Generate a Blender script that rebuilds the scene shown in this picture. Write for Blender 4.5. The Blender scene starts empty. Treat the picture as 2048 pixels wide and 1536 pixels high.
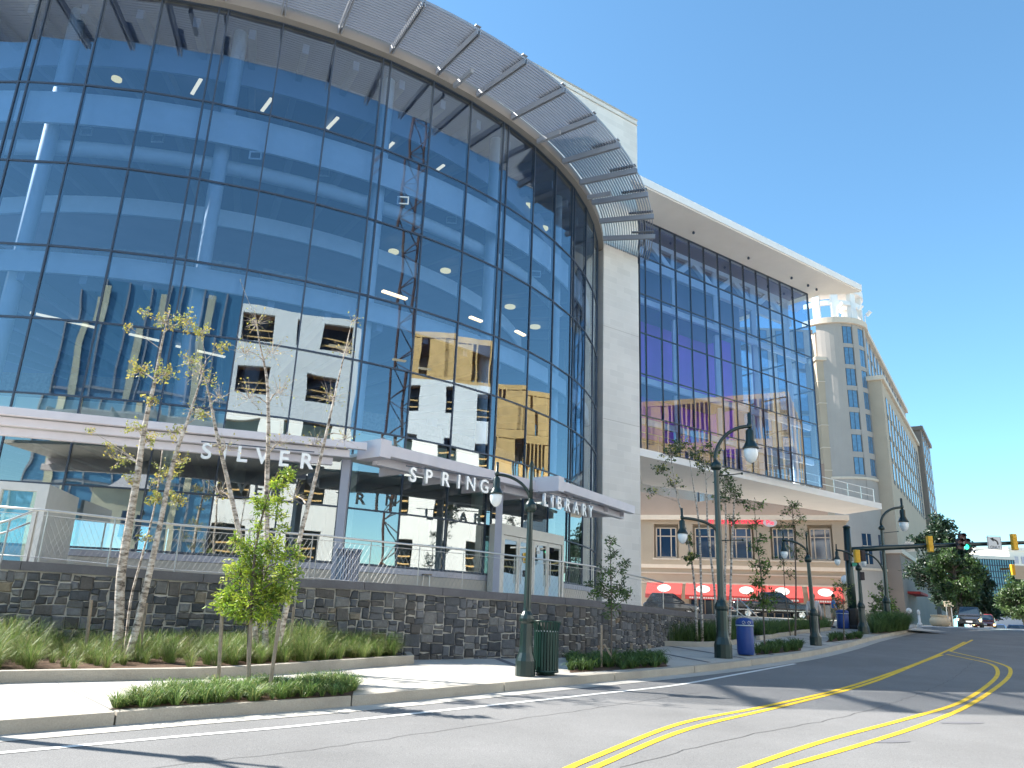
import bpy, math, random
from mathutils import Vector, Matrix
S = bpy.context.scene
COL = S.collection
R = random.Random(7)
sin, cos, pi = math.sin, math.cos, math.pi
V = Vector
rad = math.radians

# ------------------------------------------------------------------ camera
FPX, PIT, ROL, HH = 1539.0, rad(16.54), rad(2.29), 1.85
cF = V((0, cos(PIT), sin(PIT))); cR0 = V((1, 0, 0)); cU0 = V((0, -sin(PIT), cos(PIT)))
cR = cR0 * cos(ROL) + cU0 * sin(ROL); cU = cU0 * cos(ROL) - cR0 * sin(ROL)
CAM = V((0, 0, HH))
cam = bpy.data.cameras.new('camera'); camo = bpy.data.objects.new('camera', cam); COL.objects.link(camo)
camo.matrix_world = Matrix(((cR.x, cU.x, -cF.x, 0), (cR.y, cU.y, -cF.y, 0), (cR.z, cU.z, -cF.z, HH), (0, 0, 0, 1)))
cam.sensor_width = 36; cam.lens = FPX / 2048 * 36; cam.clip_end = 3000; cam.clip_start = .1
S.camera = camo

def ray(x, y): return cR * (x - 1024) - cU * (y - 768) + cF * FPX
def at(x, y, Y):                      # surveyed photo point at a known depth -> world point
    d = ray(x, y); return CAM + d * (Y / d.y)
def atz(x, y, z):
    d = ray(x, y); return CAM + d * ((z - HH) / d.z)
def onpl(x, y, P, n):
    d = ray(x, y); return CAM + d * ((V(P) - CAM).dot(n) / d.dot(n))
def g(Y):
    if Y <= 0: return .033 * Y
    if Y <= 54: return .033 * Y + .00009 * Y * Y
    return 2.0444 + .012 * min(Y - 54, 8)
def gp(x, y, dz=0):
    d = ray(x, y); Y = 2.0
    while Y < 54:
        if HH + Y * d.z / d.y < g(Y) + dz: break
        Y += .02
    return V((Y * d.x / d.y, Y, g(Y) + dz))

# ------------------------------------------------------------------ mesh builder
class MB:
    def __init__(s): s.v = []; s.f = []; s.c = []; s.m = []; s.cur = 0; s.cc = None
    def add(s, vs, fs):
        b = len(s.v); s.v += [tuple(p) for p in vs]
        for f in fs:
            s.f.append(tuple(b + i for i in f)); s.m.append(s.cur); s.c.append(s.cc)
    def quad(s, a, b, c, d): s.add((a, b, c, d), ((0, 1, 2, 3),))
    def hexa(s, p):           # p: 4 bottom, 4 top
        s.add(p, ((3, 2, 1, 0), (4, 5, 6, 7), (0, 1, 5, 4), (1, 2, 6, 5), (2, 3, 7, 6), (3, 0, 4, 7)))
    def box(s, x0, x1, y0, y1, z0, z1):
        s.hexa([(x0, y0, z0), (x1, y0, z0), (x1, y1, z0), (x0, y1, z0), (x0, y0, z1), (x1, y0, z1), (x1, y1, z1), (x0, y1, z1)])
    def obox(s, P, u, n, a0, a1, b0, b1, z0, z1):   # along u, along n, world z
        P = V((P[0], P[1], 0)); u = V((u[0], u[1], 0)); n = V((n[0], n[1], 0))
        q = [P + u * a + n * b for a, b in ((a0, b0), (a1, b0), (a1, b1), (a0, b1))]
        s.hexa([(p.x, p.y, z0) for p in q] + [(p.x, p.y, z1) for p in q])
    def bar(s, p, q, w, h, up=V((0, 0, 1))):
        p = V(p); q = V(q); d = (q - p).normalized(); a = d.cross(up)
        if a.length < 1e-4: a = d.cross(V((1, 0, 0)))
        a.normalize(); b = a.cross(d).normalized(); a = a * (w / 2); b = b * (h / 2)
        s.hexa([p - a - b, p + a - b, q + a - b, q - a - b, p - a + b, p + a + b, q + a + b, q - a + b])
    def tube(s, pts, r, n=6, cap=True):
        pts = [V(p) for p in pts]
        if not isinstance(r, (list, tuple)): r = [r] * len(pts)
        ref = None; rings = []
        for i, p in enumerate(pts):
            d = (pts[min(i + 1, len(pts) - 1)] - pts[max(i - 1, 0)]).normalized()
            if ref is None:
                ref = d.cross(V((0, 0, 1)))
                if ref.length < .05: ref = d.cross(V((1, 0, 0)))
            a = (ref - d * ref.dot(d)).normalized(); ref = a; b = d.cross(a)
            rings.append([p + (a * cos(2 * pi * k / n) + b * sin(2 * pi * k / n)) * r[i] for k in range(n)])
        vs = [q for rg in rings for q in rg]; fs = []
        for i in range(len(pts) - 1):
            for k in range(n): fs.append((i * n + k, i * n + (k + 1) % n, (i + 1) * n + (k + 1) % n, (i + 1) * n + k))
        if cap: fs += [tuple(range(n))[::-1], tuple((len(pts) - 1) * n + k for k in range(n))]
        s.add(vs, fs)
    def lathe(s, prof, c=(0, 0, 0), n=16, cap=True):
        vs = []; fs = []
        for (r, z) in prof:
            for k in range(n): vs.append((c[0] + r * cos(2 * pi * k / n), c[1] + r * sin(2 * pi * k / n), c[2] + z))
        for i in range(len(prof) - 1):
            for k in range(n): fs.append((i * n + k, i * n + (k + 1) % n, (i + 1) * n + (k + 1) % n, (i + 1) * n + k))
        if cap: fs += [tuple(range(n))[::-1], tuple((len(prof) - 1) * n + k for k in range(n))]
        s.add(vs, fs)
    def prism(s, poly, z0, z1):
        n = len(poly)
        zz0 = z0 if isinstance(z0, (list, tuple)) else [z0] * n; zz1 = z1 if isinstance(z1, (list, tuple)) else [z1] * n
        vs = [(p[0], p[1], zz0[i]) for i, p in enumerate(poly)] + [(p[0], p[1], zz1[i]) for i, p in enumerate(poly)]
        s.add(vs, [tuple(range(n))[::-1], tuple(range(n, 2 * n))] + [(i, (i + 1) % n, n + (i + 1) % n, n + i) for i in range(n)])
    def arc(s, c, r0, r1, z0, z1, t0, t1, n, closed_ends=True):    # angle 0 faces the street (-Y), grows to the right
        vs = []
        for i in range(n + 1):
            t = t0 + (t1 - t0) * i / n
            for (r, z) in ((r0, z0), (r1, z0), (r1, z1), (r0, z1)): vs.append((c[0] + r * sin(t), c[1] - r * cos(t), z))
        fs = []
        for i in range(n):
            for k in range(4): fs.append((4 * i + k, 4 * i + (k + 1) % 4, 4 * i + 4 + (k + 1) % 4, 4 * i + 4 + k))
        if closed_ends: fs += [(3, 2, 1, 0), (4 * n, 4 * n + 1, 4 * n + 2, 4 * n + 3)]
        s.add(vs, fs)
    def blob(s, c, rx, ry, rz, n=10, m=6):
        s.lathe2(c, [(sin(pi * i / m), -cos(pi * i / m)) for i in range(m + 1)], rx, ry, rz, n)
    def lathe2(s, c, prof, rx, ry, rz, n):
        vs = []; fs = []
        for (r, z) in prof:
            for k in range(n): vs.append((c[0] + rx * r * cos(2 * pi * k / n), c[1] + ry * r * sin(2 * pi * k / n), c[2] + rz * z))
        for i in range(len(prof) - 1):
            for k in range(n): fs.append((i * n + k, i * n + (k + 1) % n, (i + 1) * n + (k + 1) % n, (i + 1) * n + k))
        s.add(vs, fs)
    def build(s, name, mat, parent=None, smooth=False, bevel=0, recalc=False):
        off = V((0, 0, 0)); p = parent
        while p is not None: off = off + p.location; p = p.parent
        me = bpy.data.meshes.new(name)
        me.from_pydata([(x - off.x, y - off.y, z - off.z) for x, y, z in s.v], [], s.f)
        for mt in (mat if isinstance(mat, (list, tuple)) else [mat]): me.materials.append(mt)
        if any(s.m): me.polygons.foreach_set('material_index', s.m)
        if smooth: me.polygons.foreach_set('use_smooth', [True] * len(s.f))
        if any(c is not None for c in s.c):
            at_ = me.attributes.new('col', 'FLOAT_COLOR', 'FACE')
            fl = []
            for c in s.c: fl += list(c or (1, 1, 1)) + [1]
            at_.data.foreach_set('color', fl)
        me.validate(); me.update()
        o = bpy.data.objects.new(name, me); COL.objects.link(o); o.parent = parent
        if bevel:
            b = o.modifiers.new('b', 'BEVEL'); b.width = bevel; b.segments = 2; b.limit_method = 'ANGLE'
        return o

def tag(o, label, cat, group=None, kind=None):
    if label: o['label'] = label
    if cat: o['category'] = cat
    if group: o['group'] = group
    if kind: o['kind'] = kind
    return o
def thing(name, label, cat, loc=(0, 0, 0), group=None):
    o = bpy.data.objects.new(name, None); COL.objects.link(o); o.location = loc; o.empty_display_size = .3
    return tag(o, label, cat, group)
def struct(name, mb, mat, label=None): o = mb.build(name, mat); tag(o, label, None, None, 'structure'); return o
def copytree(o, parent=None):
    c = o.copy(); COL.objects.link(c); c.parent = parent
    for ch in list(o.children): copytree(ch, c)
    return c

# ------------------------------------------------------------------ materials
def lin(c): return tuple((x / 12.92 if x <= .04045 else ((x + .055) / 1.055) ** 2.4) for x in c)
def node(nt, t, **k):
    n = nt.nodes.new(t)
    for a, b in k.items():
        if a in n.inputs: n.inputs[a].default_value = b
        else: setattr(n, a, b)
    return n
def mat(name, col, rough=.7, metal=0, var=.12, scale=3.0, bump=0, bscale=40, spec=.4, attr=False, emit=None, estr=0, fine=0, coat=0):
    m = bpy.data.materials.new(name); m.use_nodes = True; nt = m.node_tree
    b = nt.nodes['Principled BSDF']; L = nt.links.new
    b.inputs['Roughness'].default_value = rough; b.inputs['Metallic'].default_value = metal
    b.inputs['Specular IOR Level'].default_value = spec; b.inputs['Coat Weight'].default_value = coat
    geo = node(nt, 'ShaderNodeNewGeometry'); P = geo.outputs['Position']
    col4 = tuple(col) + (1,)
    src = None
    if attr:
        a = node(nt, 'ShaderNodeAttribute', attribute_name='col'); src = a.outputs['Color']
    if var or fine:
        nz = node(nt, 'ShaderNodeTexNoise', Scale=scale, Detail=5.0, Roughness=.6); L(P, nz.inputs['Vector'])
        mr = node(nt, 'ShaderNodeMapRange'); mr.inputs[1].default_value = .25; mr.inputs[2].default_value = .75
        mr.inputs[3].default_value = 1 - var; mr.inputs[4].default_value = 1 + var; L(nz.outputs['Fac'], mr.inputs[0])
        fac = mr.outputs[0]
        if fine:
            n2 = node(nt, 'ShaderNodeTexNoise', Scale=bscale, Detail=3.0, Roughness=.7); L(P, n2.inputs['Vector'])
            m2 = node(nt, 'ShaderNodeMapRange'); m2.inputs[1].default_value = .3; m2.inputs[2].default_value = .7
            m2.inputs[3].default_value = 1 - fine; m2.inputs[4].default_value = 1 + fine; L(n2.outputs['Fac'], m2.inputs[0])
            mm = node(nt, 'ShaderNodeMath', operation='MULTIPLY'); L(fac, mm.inputs[0]); L(m2.outputs[0], mm.inputs[1]); fac = mm.outputs[0]
        vm = node(nt, 'ShaderNodeVectorMath', operation='SCALE')
        if src: L(src, vm.inputs[0])
        else: vm.inputs[0].default_value = col
        L(fac, vm.inputs['Scale']); L(vm.outputs[0], b.inputs['Base Color'])
    elif src: L(src, b.inputs['Base Color'])
    else: b.inputs['Base Color'].default_value = col4
    if bump:
        n3 = node(nt, 'ShaderNodeTexNoise', Scale=bscale, Detail=4.0); L(P, n3.inputs['Vector'])
        bp = node(nt, 'ShaderNodeBump', Strength=bump, Distance=.02); L(n3.outputs['Fac'], bp.inputs['Height']); L(bp.outputs[0], b.inputs['Normal'])
    if emit:
        b.inputs['Emission Color'].default_value = tuple(emit) + (1,); b.inputs['Emission Strength'].default_value = estr
    return m
def glassmat(name, tint, base=.2, wob=.0, gcol=(.9, .95, 1), k=.8, wscale=.5):
    m = bpy.data.materials.new(name); m.use_nodes = True; nt = m.node_tree; L = nt.links.new
    nt.nodes.remove(nt.nodes['Principled BSDF']); out = nt.nodes['Material Output']
    t = node(nt, 'ShaderNodeBsdfTransparent', Color=tuple(tint) + (1,)); gl = node(nt, 'ShaderNodeBsdfGlossy', Color=tuple(gcol) + (1,), Roughness=.0)
    fr = node(nt, 'ShaderNodeFresnel', IOR=1.5); mx = node(nt, 'ShaderNodeMixShader')
    ma = node(nt, 'ShaderNodeMath', operation='MULTIPLY_ADD', use_clamp=True); ma.inputs[1].default_value = k; ma.inputs[2].default_value = base
    L(fr.outputs[0], ma.inputs[0]); L(ma.outputs[0], mx.inputs[0]); L(t.outputs[0], mx.inputs[1]); L(gl.outputs[0], mx.inputs[2]); L(mx.outputs[0], out.inputs[0])
    if wob:
        geo = node(nt, 'ShaderNodeNewGeometry'); nz = node(nt, 'ShaderNodeTexNoise', Scale=wscale, Detail=1.0); L(geo.outputs['Position'], nz.inputs['Vector'])
        bp = node(nt, 'ShaderNodeBump', Strength=1.0, Distance=wob); L(nz.outputs['Fac'], bp.inputs['Height']); L(bp.outputs[0], gl.inputs['Normal'])
    return m
def blockmat(name, c1, c2, mortar, u, bw=1.2, bh=.4, ms=.006, var=.08):
    m = bpy.data.materials.new(name); m.use_nodes = True; nt = m.node_tree; L = nt.links.new
    b = nt.nodes['Principled BSDF']; b.inputs['Roughness'].default_value = .85; b.inputs['Specular IOR Level'].default_value = .2
    geo = node(nt, 'ShaderNodeNewGeometry'); d = node(nt, 'ShaderNodeVectorMath', operation='DOT_PRODUCT'); d.inputs[1].default_value = (u[0], u[1], 0)
    L(geo.outputs['Position'], d.inputs[0]); sp = node(nt, 'ShaderNodeSeparateXYZ'); L(geo.outputs['Position'], sp.inputs[0])
    cb = node(nt, 'ShaderNodeCombineXYZ'); L(d.outputs['Value'], cb.inputs[0]); L(sp.outputs[2], cb.inputs[1])
    br = node(nt, 'ShaderNodeTexBrick'); L(cb.outputs[0], br.inputs['Vector'])
    br.inputs['Color1'].default_value = tuple(c1) + (1,); br.inputs['Color2'].default_value = tuple(c2) + (1,); br.inputs['Mortar'].default_value = tuple(mortar) + (1,)
    br.inputs['Scale'].default_value = 1; br.inputs['Brick Width'].default_value = bw; br.inputs['Row Height'].default_value = bh; br.inputs['Mortar Size'].default_value = ms; br.inputs['Bias'].default_value = 0
    nz = node(nt, 'ShaderNodeTexNoise', Scale=.35, Detail=5.0); L(geo.outputs['Position'], nz.inputs['Vector'])
    mr = node(nt, 'ShaderNodeMapRange'); mr.inputs[1].default_value = .3; mr.inputs[2].default_value = .7; mr.inputs[3].default_value = 1 - var; mr.inputs[4].default_value = 1 + var
    L(nz.outputs['Fac'], mr.inputs[0]); vm = node(nt, 'ShaderNodeVectorMath', operation='SCALE'); L(br.outputs['Color'], vm.inputs[0]); L(mr.outputs[0], vm.inputs['Scale']); L(vm.outputs[0], b.inputs['Base Color'])
    return m
def leafmat(name, trans=.35):
    m = bpy.data.materials.new(name); m.use_nodes = True; nt = m.node_tree; L = nt.links.new
    nt.nodes.remove(nt.nodes['Principled BSDF']); out = nt.nodes['Material Output']
    a = node(nt, 'ShaderNodeAttribute', attribute_name='col'); d = node(nt, 'ShaderNodeBsdfDiffuse'); t = node(nt, 'ShaderNodeBsdfTranslucent'); gl = node(nt, 'ShaderNodeBsdfGlossy', Roughness=.45)
    m1 = node(nt, 'ShaderNodeMixShader'); m1.inputs[0].default_value = trans; m2 = node(nt, 'ShaderNodeMixShader'); m2.inputs[0].default_value = .05
    L(a.outputs['Color'], d.inputs[0]); L(a.outputs['Color'], t.inputs[0]); L(d.outputs[0], m1.inputs[1]); L(t.outputs[0], m1.inputs[2]); L(m1.outputs[0], m2.inputs[1]); L(gl.outputs[0], m2.inputs[2]); L(m2.outputs[0], out.inputs[0])
    return m

M = {}
def defmats():
    A = M.__setitem__
    A('asphalt', mat('asphalt', (.165, .165, .165), .9, var=.16, scale=.5, bump=.4, bscale=75, fine=.34, spec=.25))
    A('concrete', mat('concrete', (.42, .40, .36), .9, var=.1, scale=.9, bump=.15, bscale=60, fine=.07, spec=.2))
    A('kerb', mat('kerb_concrete', (.36, .33, .28), .9, var=.16, scale=1.6, bump=.2, bscale=50, fine=.1, spec=.2))
    A('gutter', mat('gutter_concrete', (.40, .385, .35), .9, var=.16, scale=1.2, fine=.1, bscale=60, spec=.2))
    A('paver', mat('dark_paver', (.13, .13, .14), .85, var=.12, scale=4))
    A('soil', mat('mulch', (.085, .05, .03), 1, var=.4, scale=6, bump=.6, bscale=30, fine=.4))
    A('white_line', mat('white_road_paint', (.62, .62, .6), .8, var=.12, scale=5, fine=.12, bscale=60))
    A('yellow_line', mat('yellow_road_paint', (.70, .45, .02), .75, var=.2, scale=2.5, fine=.2, bscale=60))
    A('tar', mat('crack_sealer', (.05, .05, .05), .8))
    A('mull', mat('mullion_metal', (.055, .075, .11), .45, .2, var=.05))
    A('fascia', mat('roof_fascia_metal', (.30, .27, .24), .5, .2, var=.05, scale=1))
    A('louver', mat('sunshade_aluminium', (.32, .34, .38), .4, .15, var=.04))
    A('canopy', mat('canopy_metal', (.64, .59, .62), .4, .0, var=.06, scale=1.5))
    A('whitemetal', mat('white_panel', (.82, .80, .78), .6, var=.04, scale=1))
    A('soffit', mat('soffit_panel', (.82, .77, .71), .7, var=.05, scale=.6))
    A('letter', mat('steel_lettering', (.78, .78, .78), .3, .3, var=.03))
    A('plinth', mat('plinth_stone', (.47, .43, .38), .8, var=.07, scale=1.5))
    A('sill', mat('sill_metal', (.36, .36, .42), .45, .3, var=.05))
    A('frame', mat('door_frame_metal', (.60, .58, .55), .45, .3, var=.05))
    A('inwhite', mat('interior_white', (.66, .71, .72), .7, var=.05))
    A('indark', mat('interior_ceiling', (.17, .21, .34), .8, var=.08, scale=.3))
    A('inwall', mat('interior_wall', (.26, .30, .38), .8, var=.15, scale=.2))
    A('inmauve', mat('acoustic_ceiling', (.46, .40, .42), .9, var=.08, scale=.8))
    A('infloor', mat('interior_floor', (.22, .2, .18), .7, var=.1))
    A('purple', mat('purple_wall', (.36, .08, .62), .7, var=.1, scale=.4))
    A('lamp_on', mat('lit_ceiling_lamp', (1, .85, .5), .5, var=0, emit=(1, .74, .30), estr=.42))
    A('tube_on', mat('lit_linear_lamp', (1, .85, .6), .5, var=0, emit=(1, .78, .48), estr=.5))
    A('steel', mat('stainless_steel', (.55, .54, .52), .35, .8, var=.05))
    A('mesh', mat('steel_wire', (.34, .34, .33), .4, .7, var=0))
    A('coping', mat('bluestone_coping', (.12, .115, .125), .8, var=.2, scale=2.5, bump=.1, bscale=30, fine=.1))
    A('mortar', mat('mortar', (.45, .43, .40), .95, var=.15, scale=5, bump=.3, bscale=50, fine=.12))
    A('stone', mat('rubble_stone', (.2, .2, .2), .85, attr=True, var=.28, scale=9, bump=.5, bscale=28, fine=.15))
    A('green', mat('dark_green_paint', (.008, .024, .021), .32, .1, var=.1, scale=8, spec=.5, coat=.2))
    A('green2', mat('bin_green_paint', (.008, .035, .028), .35, .1, var=.1, scale=8))
    A('black', mat('black_rubber', (.012, .012, .013), .6, var=.1))
    A('blue', mat('blue_plastic', (.012, .045, .20), .45, var=.08, scale=4))
    A('binlid', mat('bin_band', (.45, .5, .55), .5))
    A('greymetal', mat('grey_metal', (.25, .26, .32), .45, .4, var=.08))
    A('globe', mat('lamp_globe', (.75, .78, .8), .12, var=.03, spec=.7))
    A('wood', mat('stake_wood', (.27, .22, .17), .9, var=.3, scale=10, bump=.3, bscale=60))
    A('bark', mat('brown_bark', (.13, .105, .085), .95, var=.35, scale=14, bump=.5, bscale=40))
    A('birch', birchmat())
    A('leaf', leafmat('foliage', .4)); A('grass', leafmat('grass_blades', .3))
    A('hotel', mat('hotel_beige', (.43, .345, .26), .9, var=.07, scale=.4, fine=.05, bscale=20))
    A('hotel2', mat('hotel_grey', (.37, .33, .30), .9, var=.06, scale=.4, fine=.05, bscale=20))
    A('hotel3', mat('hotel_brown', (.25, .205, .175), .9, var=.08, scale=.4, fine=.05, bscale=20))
    A('trim', mat('hotel_trim', (.62, .52, .42), .85, var=.05))
    A('hwin', mat('hotel_window_glass', (.02, .05, .10), .06, var=0, spec=1.0, metal=0))
    A('hwin2', mat('hotel_window_curtained', (.08, .18, .30), .1, var=.3, scale=2.5, spec=1.0))
    A('hframe', mat('hotel_window_frame', (.075, .07, .075), .6))
    A('red', mat('red_awning', (.40, .045, .04), .8, var=.08, scale=2))
    A('awhite', mat('white_print', (.55, .53, .51), .7))
    A('redsign', mat('red_neon_sign', (.6, .03, .06), .5, emit=(1, .05, .12), estr=.5))
    A('carblack', mat('black_car_paint', (.012, .012, .014), .2, var=0, spec=.6, coat=1))
    A('cardark', mat('dark_car_paint', (.03, .03, .035), .25, var=0, spec=.6, coat=1))
    A('carred', mat('red_car_paint', (.25, .03, .015), .3, var=0, coat=1))
    A('carblue', mat('blue_car_paint', (.05, .09, .2), .3, var=0, coat=1))
    A('carglass', mat('car_glass', (.02, .03, .04), .05, var=0, spec=.9))
    A('chrome', mat('chrome', (.7, .7, .7), .2, .9, var=0))
    A('headlight', mat('lit_headlight', (1, .75, .3), .3, var=0, emit=(1, .72, .3), estr=3))
    A('plate', mat('white_plate', (.75, .75, .75), .5, var=0))
    A('sigyellow', mat('signal_yellow', (.70, .38, .02), .5, var=.06))
    A('sigblack', mat('signal_black', (.03, .02, .025), .6, var=.05))
    A('sigred', mat('unlit_red_lens', (.05, .008, .01), .3, var=0))
    A('siggreen', mat('lit_green_lens', (.05, .9, .5), .3, var=0, emit=(.03, .9, .45), estr=1.0))
    A('signwhite', mat('sign_white', (.68, .68, .68), .6, var=.03))
    A('signback', mat('sign_back_aluminium', (.45, .44, .42), .5, .3, var=.05))
    A('signblack', mat('sign_black_print', (.01, .01, .01), .6, var=0))
    A('signgreen', mat('street_sign_green', (.01, .22, .13), .5, var=0))
    A('planter', mat('terracotta_planter', (.70, .55, .38), .8, var=.08))
    A('skin', mat('skin', (.42, .24, .16), .6, var=.05)); A('hair', mat('dark_hair', (.02, .015, .012), .7, var=.1))
    A('shirtblue', mat('blue_shirt', (.08, .22, .55), .85)); A('khaki', mat('khaki_cloth', (.42, .34, .22), .9))
    A('shirtpale', mat('pale_shirt', (.5, .44, .42), .85)); A('pantsdark', mat('dark_trousers', (.025, .025, .03), .9))
    A('cwhite', mat('white_sheathing', (.80, .80, .78), .8, var=.05, scale=.4))
    A('cwood', mat('timber_framing', (.62, .40, .16), .85, var=.2, scale=1.2))
    A('cdark', mat('open_interior', (.10, .095, .08), .9, var=.3, scale=.4))
    A('crane', mat('crane_steel', (.07, .035, .025), .6, var=.1))
    A('teal', mat('teal_tarp', (.02, .3, .25), .8))
    A('office', mat('office_spandrel_blue', (.08, .24, .42), .35, var=.12, scale=.3, spec=.6))
    A('cream', mat('cream_render', (.6, .58, .44), .85, var=.2, scale=.6))
    A('fglass', mat('far_teal_glass', (.20, .48, .55), .2, var=.2, scale=.15, spec=.7))
    A('fwhite', mat('far_white_block', (.7, .66, .58), .8, var=.04)); A('fgrey', mat('far_grey_block', (.38, .38, .42), .8, var=.04))
    A('gdrum', glassmat('curtain_wall_glass', (.55, .71, .92), .19, .005, (.78, .91, 1.0), .85))
    A('gblock', glassmat('block_glass', (.60, .74, .97), .12, .003, (.8, .9, 1.0), .75))
    A('gstore', glassmat('storefront_glass', (.70, .82, .80), .28, .005, (.92, .97, .95), .9, .7))
    A('gclear', glassmat('clear_glass', (.82, .92, .9), .02, 0))
def birchmat():
    m = bpy.data.materials.new('birch_bark'); m.use_nodes = True; nt = m.node_tree; L = nt.links.new
    b = nt.nodes['Principled BSDF']; b.inputs['Roughness'].default_value = .9
    geo = node(nt, 'ShaderNodeNewGeometry'); mp = node(nt, 'ShaderNodeMapping'); mp.inputs['Scale'].default_value = (6, 6, 16); L(geo.outputs['Position'], mp.inputs[0])
    nz = node(nt, 'ShaderNodeTexNoise', Scale=1.0, Detail=6.0, Roughness=.7); L(mp.outputs[0], nz.inputs['Vector'])
    cr = node(nt, 'ShaderNodeValToRGB'); e = cr.color_ramp.elements
    e[0].position = .36; e[0].color = (.07, .055, .045, 1); e[1].position = .5; e[1].color = (.42, .35, .29, 1)
    x = e.new(.62); x.color = (.62, .56, .50, 1)
    L(nz.outputs['Fac'], cr.inputs[0]); L(cr.outputs[0], b.inputs['Base Color'])
    return m
defmats()
# ================================================================== GROUND, ROAD, PAVEMENT
def sheet(xs, ys, dz):
    m = MB(); n = len(xs)
    m.add([(x, y, g(y) + dz) for y in ys for x in xs], [(j * n + i, j * n + i + 1, (j + 1) * n + i + 1, (j + 1) * n + i) for j in range(len(ys) - 1) for i in range(n - 1)])
    return m
struct('ground', sheet([-900, -100, 100, 900], [-500, -60, 0, 10, 20, 30, 40, 50, 60, 62, 200, 1400], -.06), M['concrete'])
struct('road', sheet([-45 + 5 * i for i in range(24)], [-14 + i for i in range(77)], 0), M['asphalt'])
def catmull(P, step=.5):
    P = [V((p[0], p[1], 0)) for p in P]; out = []
    Q = [P[0] * 2 - P[1]] + P + [P[-1] * 2 - P[-2]]
    for i in range(1, len(Q) - 2):
        a, b, c, d = Q[i - 1:i + 3]; n = max(2, int((c - b).length / step))
        for k in range(n):
            t = k / n; out.append(.5 * ((2 * b) + (c - a) * t + (2 * a - 5 * b + 4 * c - d) * t * t + (3 * b - a - 3 * c + d) * t ** 3))
    out.append(P[-1]); return out
def offs(pl, d):                       # offset to the left of travel
    r = []
    for i, p in enumerate(pl):
        t = (pl[min(i + 1, len(pl) - 1)] - pl[max(i - 1, 0)]).normalized(); r.append(p + V((-t.y, t.x, 0)) * d)
    return r
KERB = catmull([(-30, -13), (-18, -2), (-12, 3.6), (-8.5, 6.9), (-5.6, 9.4), (-3.9, 10.9), (-2.2, 12.35), (.4, 14.95), (2, 16.55), (3.9, 18.45), (6.3, 21.1), (9.3, 24.9), (12.6, 29.7), (15.9, 34.9), (19.5, 40.2), (22.9, 45.2), (25.5, 49.5), (27, 53)])
def strip(pl, a, b, za, zb=None, nn=1):
    m = MB(); zb = za if zb is None else zb
    rows = [offs(pl, a + (b - a) * k / nn) for k in range(nn + 1)]
    for k in range(nn):
        z0 = za + (zb - za) * k / nn; z1 = za + (zb - za) * (k + 1) / nn
        for i in range(len(pl) - 1):
            p, q, r, s = rows[k][i], rows[k][i + 1], rows[k + 1][i + 1], rows[k + 1][i]
            m.quad((p.x, p.y, g(p.y) + z0), (q.x, q.y, g(q.y) + z0), (r.x, r.y, g(r.y) + z1), (s.x, s.y, g(s.y) + z1))
    return m
struct('gutter', strip(KERB, -.42, .0, .006), M['gutter'])
kb = MB(); po = offs(KERB, 0); pi_ = offs(KERB, .17)
acc = 0
i = 0
while i < len(KERB) - 1:
    j = min(i + 6, len(KERB) - 1)
    for k in range(i, j):
        e0 = .012 if k == i else 0; e1 = .012 if k == j - 1 else 0
        p, q = po[k].lerp(po[k + 1], e0 * 2), po[k].lerp(po[k + 1], 1 - e1 * 2); r, s = pi_[k].lerp(pi_[k + 1], 1 - e1 * 2), pi_[k].lerp(pi_[k + 1], e0 * 2)
        pb, qb = p + (p - s).normalized() * .02, q + (q - r).normalized() * .02
        kb.hexa([(pb.x, pb.y, g(pb.y) - .1), (qb.x, qb.y, g(qb.y) - .1), (r.x, r.y, g(r.y) - .1), (s.x, s.y, g(s.y) - .1), (p.x, p.y, g(p.y) + .155), (q.x, q.y, g(q.y) + .155), (r.x, r.y, g(r.y) + .155), (s.x, s.y, g(s.y) + .155)])
    i = j
KC = catmull([(26.1, 50.6), (27, 53), (26.6, 56), (24, 58.6), (18, 60)], .5)
for a, b, c, d in zip(KC, KC[1:], offs(KC, .17)[1:], offs(KC, .17)): kb.hexa([(q.x, q.y, g(q.y) - .1) for q in (a, b, c, d)] + [(q.x, q.y, g(q.y) + .153) for q in (a, b, c, d)])
struct('kerb', kb, M['kerb'])
sw = strip(KERB, .172, 24, .15, nn=12); struct('sidewalk', sw, M['concrete'])
struct('plaza', sheet([-10 + i * 4 for i in range(9)] + [24.4], [44 + i for i in range(15)] + [58.6], .14), M['concrete']); struct('side_pavement', sheet([-10, 10, 29], [64, 66, 68, 140], .14), M['concrete'])
# dark paver bands and expansion joints crossing the pavement
pb = MB()
for i in range(0, len(KERB)):
    if i % 4: continue
    p = KERB[i]
    if not (14.2 < p.y < 46): continue
    t = (KERB[i + 1] - p).normalized(); n = V((-t.y, t.x, 0)) + t * .55; n.normalize()
    w = .2
    for k in range(8):
        a = p + n * (.3 + k * .55); b = p + n * (.3 + (k + 1) * .55)
        c, d = a + t * w, b + t * w
        pb.quad(*[(q.x, q.y, g(q.y) + .155) for q in (a, c, d, b)])
struct('paver_bands', pb, M['paver'])
jb = MB()
for i in range(6, len(KERB), 3):
    p = KERB[i]; t = (KERB[min(i + 1, len(KERB) - 1)] - KERB[i - 1]).normalized(); n = V((-t.y, t.x, 0))
    if not (4 < p.y < 16): continue
    a, b = p + n * .3, p + n * 4.0; c, d = a + t * .012, b + t * .012
    jb.quad(*[(q.x, q.y, g(q.y) + .1535) for q in (a, c, d, b)])
struct('pavement_joints', jb, M['paver'])
def ribbon(px, w, dz=.006, smooth=True):
    pts = [gp(*q) for q in px]; pl = catmull(pts, .4) if smooth else [V((p.x, p.y, 0)) for p in pts]
    return strip(pl, -w / 2, w / 2, dz)
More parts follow.
